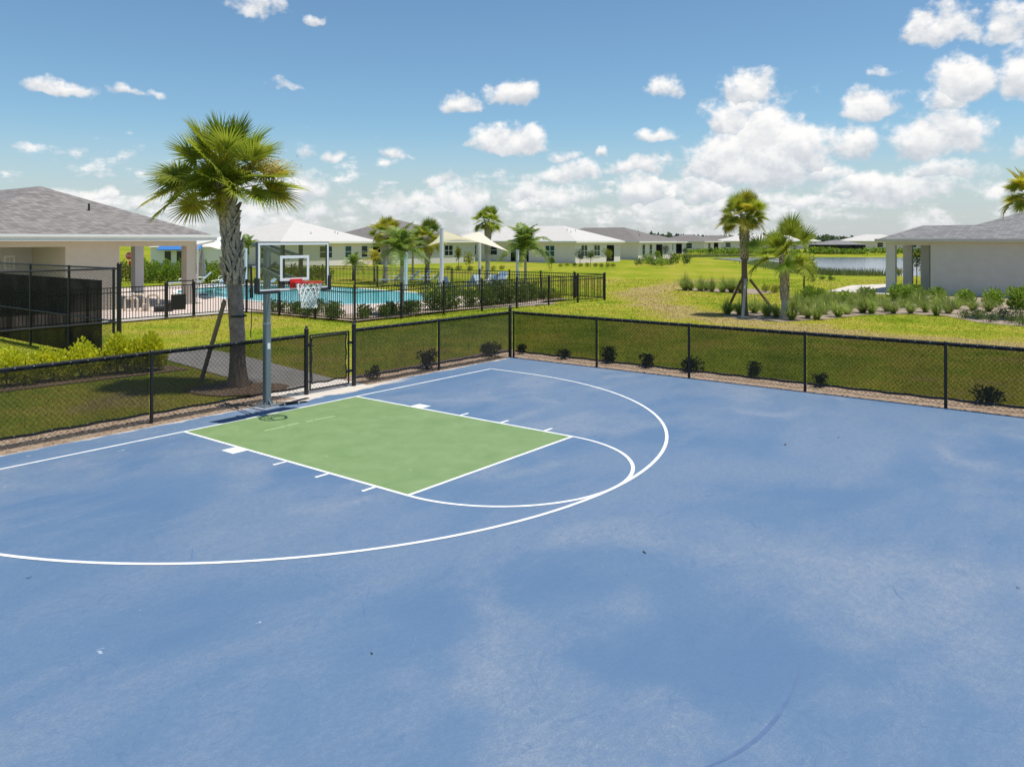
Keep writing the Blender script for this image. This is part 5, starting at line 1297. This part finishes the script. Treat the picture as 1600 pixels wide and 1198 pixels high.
feather('foxtail_palm', 'feather palm right of the shade sail, arching over the picket fence', Vector(((821-800)/FPX*47, 47, 0)), 2.45, .09, 17, 1.9, 3)
feather('foxtail_palm', 'slim pale-trunked feather palm in front of the pool water', G(628, 492), 2.55, .085, 16, 1.4, 5)
feather('foxtail_palm', 'small feather palm left of the backboard, behind the pool', Vector(((388-800)/FPX*58, 58, 0)), 2.5, .08, 10, 1.35, 7)
feather('pygmy_palm', 'low bushy feather palm below the white house windows', Vector(((552-800)/FPX*60, 60, 0)), 1.1, .07, 12, 1.25, 9, trunk='stem')
feather('pygmy_palm', 'low yellow-green feather palm beside the first far lounger', Vector(((585-800)/FPX*58, 58, 0)), 1.5, .07, 11, 1.2, 11, PINY, trunk='stem')
feather('foxtail_palm', 'feather palm in the clump nearest the tall sail post', Vector(((645-800)/FPX*60, 60, 0)), 2.5, .09, 14, 1.4, 13, PINY)

# ------------------------------------------------------------------ shrubs, hedges, grasses, trees
def leaf_blob(n, rx, ry, rz_, size, seed, zc=None, lumps=6, up=.35):
    """many small folded leaves through an uneven crown; base at z=0"""
    r = random.Random(seed); low = zc is None; zc = rz_*.72 if zc is None else zc
    L_ = [(Vector((r.uniform(-.5, .5)*rx, r.uniform(-.5, .5)*ry, zc+r.uniform(-.35, .55)*rz_)), r.uniform(.40, .62)) for _ in range(lumps)]
    V = []; F = []
    for i in range(n):
        c, k = L_[i % lumps]
        d = Vector((r.gauss(0, 1), r.gauss(0, 1), r.gauss(0, 1))).normalized(); q = r.random()**.42
        p = c+Vector((d.x*rx, d.y*ry, d.z*rz_))*k*q
        if low and r.random() < .18: p.z = r.uniform(.02, .5*rz_)
        if p.z < .02: p.z = r.uniform(.02, .35*rz_)
        o = (d+Vector((r.uniform(-.8, .8), r.uniform(-.8, .8), r.uniform(-.5, .8)+up))).normalized(); s = o.cross(Vector((r.uniform(-1, 1), r.uniform(-1, 1), .3))).normalized()
        l = size*r.uniform(.7, 1.3); w = l*.30; nn = o.cross(s)*l*.12
        b_ = len(V); V += [p, p+o*l*.5+s*w+nn, p+o*l, p+o*l*.5-s*w+nn]; F += [(b_, b_+1, b_+2), (b_, b_+2, b_+3)]
    mb = MB(); mb.add(V, F); return mb
def stems(mb, h, n, seed, r0=.012, sp=.3):
    r = random.Random(seed)
    for i in range(n):
        a = r.uniform(0, 6.28); mb.path([(0, 0, -.05), (sp*.4*math.cos(a)*h, sp*.4*math.sin(a)*h, h*.5), (sp*math.cos(a)*h, sp*math.sin(a)*h, h)], [r0, r0*.7, r0*.3], 4)
    return mb
SHR = {}
def shrub_proto(key, mat, n, rx, rz_, size, lumps=6, variants=3):
    SHR[key] = [leaf_blob(n, rx, rx, rz_, size, hash(key) % 100+k*7 if False else (len(key)*13+k*7), lumps=lumps).mesh('foliage', mat) for k in range(variants)]
shrub_proto('pool', 'shrub_leaf', 620, .5, .36, .085); shrub_proto('poolhi', 'shrub_leaf', 1500, .75, .68, .10, 9)
shrub_proto('dark', 'shrub_dark', 620, .32, .27, .065, 6); shrub_proto('bright', 'shrub_bright', 1100, .62, .52, .12, 9)
shrub_proto('yellow', 'shrub_yellow', 700, .55, .42, .085); shrub_proto('far', 'shrub_leaf', 420, .9, .75, .17, 8); shrub_proto('farb', 'shrub_bright', 420, .9, .75, .17, 8)
shrub_proto('low', 'shrub_leaf', 420, .38, .24, .055)
stem_mesh = stems(MB(), .36, 9, 2, .008).mesh('stems', 'stem')
cnt = [0]
def shrub(key, p, s, label, group, name='shrub', hs=1.0):
    cnt[0] += 1
    t = empty(name, (p[0], p[1], max(ZG, p[2]) if len(p) > 2 else ZG), rnd.uniform(0, 6.28), label, 'shrub', group)
    o = link('foliage', SHR[key][cnt[0] % len(SHR[key])], t); o.scale = (s, s, s*hs)
    o = link('stems', stem_mesh, t); o.scale = (s, s, s*hs); return t
# shrubs seen through the court fence screens
for i, (px, py, s) in enumerate(((818, 552, .75), (882, 560, .85), (957, 566, 1.15), (1008, 574, .95), (1078, 580, 1.15), (1173, 588, .95), (1280, 603, .80), (1543, 631, 1.15))):
    p = G(px, py); u, v = UV(p.x, p.y); p = C(max(u, 8.22), v)
    shrub('dark', p, s*.75, '%s small dark shrub from the corner, behind the right court fence' % ordinal(i+1), 'shrubs behind the right court fence')
for i, (px, py, s) in enumerate(((585, 590, .6), (672, 575, .95), (768, 556, .95))):
    p = G(px, py); u, v = UV(p.x, p.y); p = C(u, min(v, -.72))
    shrub('dark', p, s, '%s small dark shrub right of the gate, behind the fence screen' % ordinal(i+1), 'shrubs behind the gate-side fence')
# bed inside the pool fence: low mounds along the near corner, tall dark shrubs to the right
k = 0
lowr = [K0-VD*q+UD*(.55+.25*math.sin(q*3)) for q in (6.3, 5.3, 4.3, 3.3, 2.4, 1.5)]+[K0+UD*(.9)-VD*.7]+[K0+UD*q-VD*(.55+.3*(i_ % 2)) for i_, q in enumerate((1.8, 2.7, 3.5, 4.3))]
for i, p in enumerate(lowr): shrub('pool', p+Vector((0, 0, .03)), rnd.uniform(.8, 1.05), '%s low shrub from the left, just inside the pool fence' % ordinal(i+1), 'low shrubs inside the pool fence')
lowb = [K0-VD*q+UD*1.55 for q in (5.6, 4.2, 3.0)]+[K0+UD*q-VD*1.5 for q in (1.9, 3.0, 4.2)]
for i, p in enumerate(lowb): shrub('pool', p+Vector((0, 0, .03)), rnd.uniform(.75, .95), '%s shrub from the left in the second row by the water' % ordinal(i+1), 'second-row shrubs by the water')
tall = [(5.4, .9, 1.15), (6.3, 1.0, 1.0), (7.5, .8, .75), (8.4, .75, .95), (9.3, .75, 1.05), (10.2, .75, 1.0), (11.1, .75, .95), (12.1, .8, .8), (13.2, .8, .6), (14.1, .9, .5)]
for i, (q, w, s) in enumerate(tall): shrub('poolhi', K0+UD*q-VD*w+Vector((0, 0, .03)), s*.95, '%s tall glossy shrub behind the pool fence, counting from the sail post' % ordinal(i+1), 'tall shrubs behind the pool fence')
for i, q in enumerate((13.6, 14.4)): shrub('yellow', K0+UD*q-VD*.55+Vector((0, 0, .03)), .55, ('yellowish' if i == 0 else 'last small yellowish')+' shrub near the right end of the pool fence', 'yellowish shrubs at the pool fence end')
# hedge of bright shrubs in front of the tall fence
def hedge(name, label, pts, w, h, n, mat, size, seed):
    r = random.Random(seed); V = []; F = []; L_ = []
    for a, b_ in zip(pts[:-1], pts[1:]):
        m_ = max(2, int((b_-a).length/.28))
        for k in range(m_): L_.append((a+(b_-a)*(k+.5)/m_, h*(1+.2*math.sin(len(L_)*1.3)*r.random())))
    for i in range(n):
        c, hh = L_[i % len(L_)]
        d = Vector((r.gauss(0, 1), r.gauss(0, 1), r.gauss(0, 1))).normalized(); q = r.random()**.35
        p = Vector((c.x, c.y, hh*.52))+Vector((d.x*w*.6, d.y*w*.6, d.z*hh*.5))*q
        p.z += .10*hh*math.sin(p.x*7+p.y*5)
        if p.z < .03: p.z = r.uniform(.03, .2)
        o = (d*.6+Vector((r.uniform(-.7, .7), r.uniform(-.7, .7), r.uniform(.0, 1.2)))).normalized(); s = o.cross(Vector((r.uniform(-1, 1), r.uniform(-1, 1), .3))).normalized()
        l = size*r.uniform(.7, 1.3); ww = l*.32; nn = o.cross(s)*l*.12
        b2 = len(V); V += [p, p+o*l*.5+s*ww+nn, p+o*l, p+o*l*.5-s*ww+nn]; F += [(b2, b2+1, b2+2), (b2, b2+2, b2+3)]
    t = empty(name, (pts[0].x, pts[0].y, ZG), 0, label, 'hedge')
    off = Vector((pts[0].x, pts[0].y, 0)); MB().add([v_-off for v_ in V], F).build('foliage', mat, t)
    st = MB()
    for c, hh in L_:
        for k in range(3):
            a = r.uniform(0, 6.28); q = c-off; st.path([(q.x, q.y, -.05), (q.x+.1*math.cos(a), q.y+.1*math.sin(a), hh*.5), (q.x+.2*math.cos(a), q.y+.2*math.sin(a), hh*.85)], [.014, .010, .004], 4)
    st.build('stems', 'stem', t)
hA, hB = G(250, 577), G(100, 590)
hedge('hedge', 'bright yellow-green hedge in front of the tall black-screened fence', [hA, hA+(hB-hA)*.55], .55, .82, 5200, 'hedge_leaf', .075, 4)
hC = hA+(hB-hA)*.62; hD = hA+(hB-hA)*1.02-UD*2.4
hedge('hedge', 'yellow-green hedge continuing to the left photo edge by the screened court', [hC, hD], .55, .70, 6500, 'hedge_leaf', .075, 6)
sheet('mulch_margin', [hA+UD*.5+VD*.45, hA+UD*.5-VD*.5, hD-UD*1-VD*.5, hD-UD*1+VD*.45], -.010, 'mulch')
hedge('hedge', 'low green hedge behind the far pool fence near the backboard', [Vector((-18.5, 60, 0)), Vector((-14.2, 60.5, 0))], 1.0, 1.0, 2200, 'shrub_leaf', .16, 9)
hedge('hedge', 'bushy bright hedge left of the backboard beyond the pool', [Vector((-27, 56.5, 0)), Vector((-20, 57.5, 0))], 1.2, 1.5, 3200, 'shrub_bright', .18, 12)
hedge('hedge', 'yellow-green planting seen through the pavilion opening', [Vector((-31, 58, 0)), Vector((-26, 60, 0))], 1.2, 1.3, 2400, 'shrub_yellow', .18, 14)
# muhly grass clumps
def clump(seed, n, h, w):
    r = random.Random(seed); mb = MB()
    for i in range(n):
        a = r.uniform(0, 6.28); sp = r.random()**.6*1.15; hh = h*r.uniform(.45, 1.1); c, s = math.cos(a), math.sin(a); b0 = r.uniform(0, .16)*w
        p0 = Vector((b0*c, b0*s, 0)); p1 = Vector(((b0+sp*w*.55)*c, (b0+sp*w*.55)*s, hh*(.62-.12*sp))); p2 = Vector(((b0+sp*w*1.05)*c, (b0+sp*w*1.05)*s, hh*(1-.62*sp**1.5)))
        o = Vector((-s, c, 0)).lerp(Vector((1, 0, 0)), .3)*.0065
        mb.add([p0-o, p0+o, p1+o*.9, p1-o*.9, p2], [(0, 1, 2, 3), (3, 2, 4)])
    return mb
CL = [clump(k, 430, 1.0, .55).mesh('grass_clump', 'muhly') for k in range(4)]
front = [(1137, 490), (1156, 491), (1179, 488), (1198, 493), (1213, 495), (1237, 499), (1253, 491), (1262, 496), (1276, 498), (1288, 490), (1310, 494), (1324, 490), (1348, 488), (1362, 489), (1386, 486), (1396, 489), (1423, 489), (1446, 487), (1463, 492), (1482, 489)]
back = [(1245, 484), (1266, 481), (1285, 480), (1300, 483), (1332, 480), (1345, 477), (1375, 478), (1410, 480), (1438, 479), (1470, 481), (1495, 482), (1520, 484), (1545, 486)]
rowb = [(1070, 453), (1079, 453), (1094, 454), (1104, 453), (1112, 455), (1129, 456), (1143, 456), (1158, 457)]
def clumps(pts, s, lab, grp):
    for i, (px, py) in enumerate(pts):
        p = G(px, py); o = link('ornamental_grass', CL[(i*3) % 4], None, (p.x, p.y, ZG), rnd.uniform(0, 6)); q = s*rnd.uniform(.72, 1.15); o.scale = (q, q, q*rnd.uniform(.85, 1.1))
        tag(o, lab % ordinal(i+1), 'grass clump', grp)
clumps(front, .92, '%s grass clump from left along the front of the right bed', 'front grasses in the right bed')
clumps(back, 1.12, '%s grass clump from left in the back row of right bed', 'back grasses in the right bed')
clumps(rowb, 1.2, '%s grass clump from left in the row behind tall palm', 'grasses behind the tall palm')
for i, (px, py, s) in enumerate(((1508, 497, .9), (1528, 498, 1.2), (1548, 502, .95), (1568, 497, 1.1), (1580, 504, .9), (1597, 500, 1.1), (1598, 508, .9))): shrub('low', G(px, py), s*1.0, '%s low dark shrub from left at the right bed corner' % ordinal(i+1), 'low shrubs at the right bed corner')
for i, (px, py, s, k_) in enumerate(((1262, 472, .85, 'bright'), (1278, 470, .75, 'bright'), (1325, 474, .75, 'bright'), (1352, 472, .8, 'bright'), (1402, 470, 1.0, 'bright'), (1424, 472, 1.05, 'bright'), (1468, 474, .85, 'bright'), (1510, 476, .85, 'bright'), (1548, 478, .95, 'bright'), (1592, 482, 1.05, 'bright'))):
    shrub(k_, G(px, py), s, '%s leafy green shrub from left near the right building' % ordinal(i+1), 'leafy shrubs by the right building')
for i, (px, py, s) in enumerate(((1197, 456, .65), (1212, 457, .7))): shrub('yellow', G(px, py), s, ('left' if i == 0 else 'right')+' one of two yellowish shrubs behind the propped palm', 'yellowish shrubs behind the palms')
for i, (px, py, s) in enumerate(((1445, 430, .9), (1405, 430, .9), (1285, 437, .55), (1299, 438, .6), (1272, 440, .5))): shrub('yellow' if i < 2 else 'pool', G(px, py), s, ['reddish-green clump between the porch columns', 'grassy shrub behind the first porch column', 'small shrub on the lawn before the lake, middle one', 'small shrub on the lawn before the lake, right one', 'small shrub on the lawn before the lake, left one'][i], 'shrubs before the lake')
# trees (trunk + crown)
def tree(name, label, p, h, rx, rz_, n, size, mat, seed, zc=None, group=None, trunk='stem', tr=.05):
    r = random.Random(seed); t = empty(name, (p[0], p[1], ZG), r.uniform(0, 6), label, 'tree', group); zc = zc or h-rz_
    tm_ = MB().path([(0, 0, -.1), (.02, .02, h*.3), (-.03, .03, h*.6), (0, 0, h*.9)], [tr*1.2, tr, tr*.7, tr*.25], 7)
    for i in range(7):
        a = r.uniform(0, 6.28); z = zc-rz_*.5+rz_*.9*i/7; tm_.path([(0, 0, z-.1), (.35*rx*math.cos(a), .35*rx*math.sin(a), z+.2*rz_), (.8*rx*math.cos(a), .8*rx*math.sin(a), z+.4*rz_)], [tr*.5, tr*.3, tr*.1], 5)
    tm_.build('trunk', trunk, t); leaf_blob(n, rx, rx, rz_, size, seed, zc=zc, lumps=12).build('crown', mat, t); return t
tree('small_tree', 'leafy round tree behind the shorter right palm', G(1257, 466), 2.3, .72, .75, 1300, .13, 'shrub_leaf', 4)
YT = 'young trees and shrubs by the houses'
for i, (px, py, h, mat, lab) in enumerate(((1039, 409, 2.6, 'far_tree', 'slender dark young tree beside the grey-roofed house'), (1027, 412, 1.9, 'shrub_bright', 'bright bushy young tree left of the slender dark tree'), (906, 416, 2.0, 'far_tree', 'young dark tree before the white house corner'), (923, 416, 1.9, 'shrub_leaf', 'thin young tree centred before the white house end wall'), (948, 416, 2.2, 'shrub_yellow', 'thin pale young tree at the white house right end'), (1070, 404, 1.8, 'far_tree', 'small tree right of the slender dark tree'), (862, 418, 1.2, 'shrub_leaf', 'low bushy tree before the white house window'), (733, 424, 1.9, 'shrub_yellow', 'yellowish small tree behind the sail post'), (716, 424, 2.6, 'shrub_yellow', 'narrow yellow-green columnar tree right of the tall sail post'), (1110, 398, 1.6, 'shrub_leaf', 'small tree at the left tip of the lake'), (1432, 446, 2.7, 'shrub_leaf', 'young tree seen through the porch'))):
    tree('young_tree', lab, G(px, py), h, .30*h if i != 8 else .35, h*.36, 420, .14, mat, 60+i, group=YT, tr=.03)
r = random.Random(8)
bl = [(1000, 414), (1012, 413), (1022, 415), (1035, 416), (1048, 414), (1060, 412), (1072, 412), (1010, 408), (1052, 406)]
for i, (px, py) in enumerate(bl): shrub('farb' if i % 2 else 'far', G(px, py), r.uniform(.7, 1.0), '%s bush from left in the bed by the grey-roofed house' % ordinal(i+1) if i < 7 else ('left' if i == 7 else 'right')+' rear bush in the bed by the grey-roofed house', 'bushes by the grey-roofed house', hs=1.1)
for i, px in enumerate((876, 886, 897, 908, 918, 930, 940, 950, 958)): shrub('yellow', G(px, 416+rnd.uniform(-1, 1)), .75, '%s low shrub from left before the long white-roofed house' % ordinal(i+1), 'low shrubs before the long white house', hs=.8)
for i, px in enumerate((700, 716, 735, 752, 770, 785)): shrub('yellow', G(px, 422+rnd.uniform(-1, 1)), .8, '%s low shrub from left beyond the pool under the sail' % ordinal(i+1), 'low shrubs beyond the pool', hs=.8)
# far planting across the lake and the wood on the horizon: reads as one mass
def mass(name, boxes, n, size, mat, seed):
    r = random.Random(seed); V = []; F = []; tot = sum((b_[1]-b_[0])*b_[5] for b_ in boxes)
    for (x0, x1, y0, y1, h, w) in boxes:
        for i in range(int(n*(x1-x0)*w/tot)):
            x = r.uniform(x0, x1); y = r.uniform(y0, y1); hh = h*(.55+.45*abs(math.sin(x*.21+y*.13))*abs(math.sin(x*.057+1)))
            p = Vector((x, y, r.random()**.7*hh)); o = Vector((r.uniform(-1, 1), r.uniform(-1, 1), r.uniform(-.2, 1))).normalized(); s = o.cross(Vector((r.uniform(-1, 1), r.uniform(-1, 1), .3))).normalized(); l = size*r.uniform(.6, 1.3)
            b2 = len(V); V += [p, p+o*l*.5+s*l*.35, p+o*l, p+o*l*.5-s*l*.35]; F += [b2, b2+1, b2+2, b2, b2+2, b2+3]
    return struct(link(name, np_mesh(name, V, 3, F, mat)), 'stuff')
mass('distant_wood', [(-420, 420, 430, 470, 4.6, 1.0), (60, 130, 345, 360, 4.8, 1.2)], 26000, 2.2, 'far_tree', 2)
mass('far_planting', [(42, 62, 168, 170, 1.1, 1), (64, 100, 170, 172, 1.3, 1), (30, 60, 176, 180, 1.2, 1)], 6000, .5, 'shrub_bright', 3)
def reeds(name, pts, n, h, spread, seed):
    r = random.Random(seed); V = []; F = []
    for i in range(n):
        k = r.randrange(len(pts)-1); q = pts[k].lerp(pts[k+1], r.random()); x = q.x+r.gauss(0, spread); y = q.y+r.gauss(0, spread); hh = h*r.uniform(.5, 1.1); a = r.uniform(0, 6.28); w = .035
        b2 = len(V); V += [(x-w, y, LZ), (x+w, y, LZ), (x+.25*hh*math.cos(a), y+.25*hh*math.sin(a), LZ+hh)]; F += [b2, b2+1, b2+2]
    return struct(link(name, np_mesh(name, V, 3, F, 'reed')), 'stuff')
reeds('lake_reeds', [G(1175, 412, LZ), G(1200, 417, LZ), G(1225, 423, LZ)], 1300, .8, .8, 4)
reeds('lake_reeds', [G(1255, 428, LZ), G(1300, 431, LZ), G(1380, 432, LZ)], 1500, .85, .8, 5)
reeds('lake_reeds', [G(1070, 403, LZ), G(1120, 402, LZ), G(1170, 401.5, LZ)], 1500, .9, 1.2, 6)
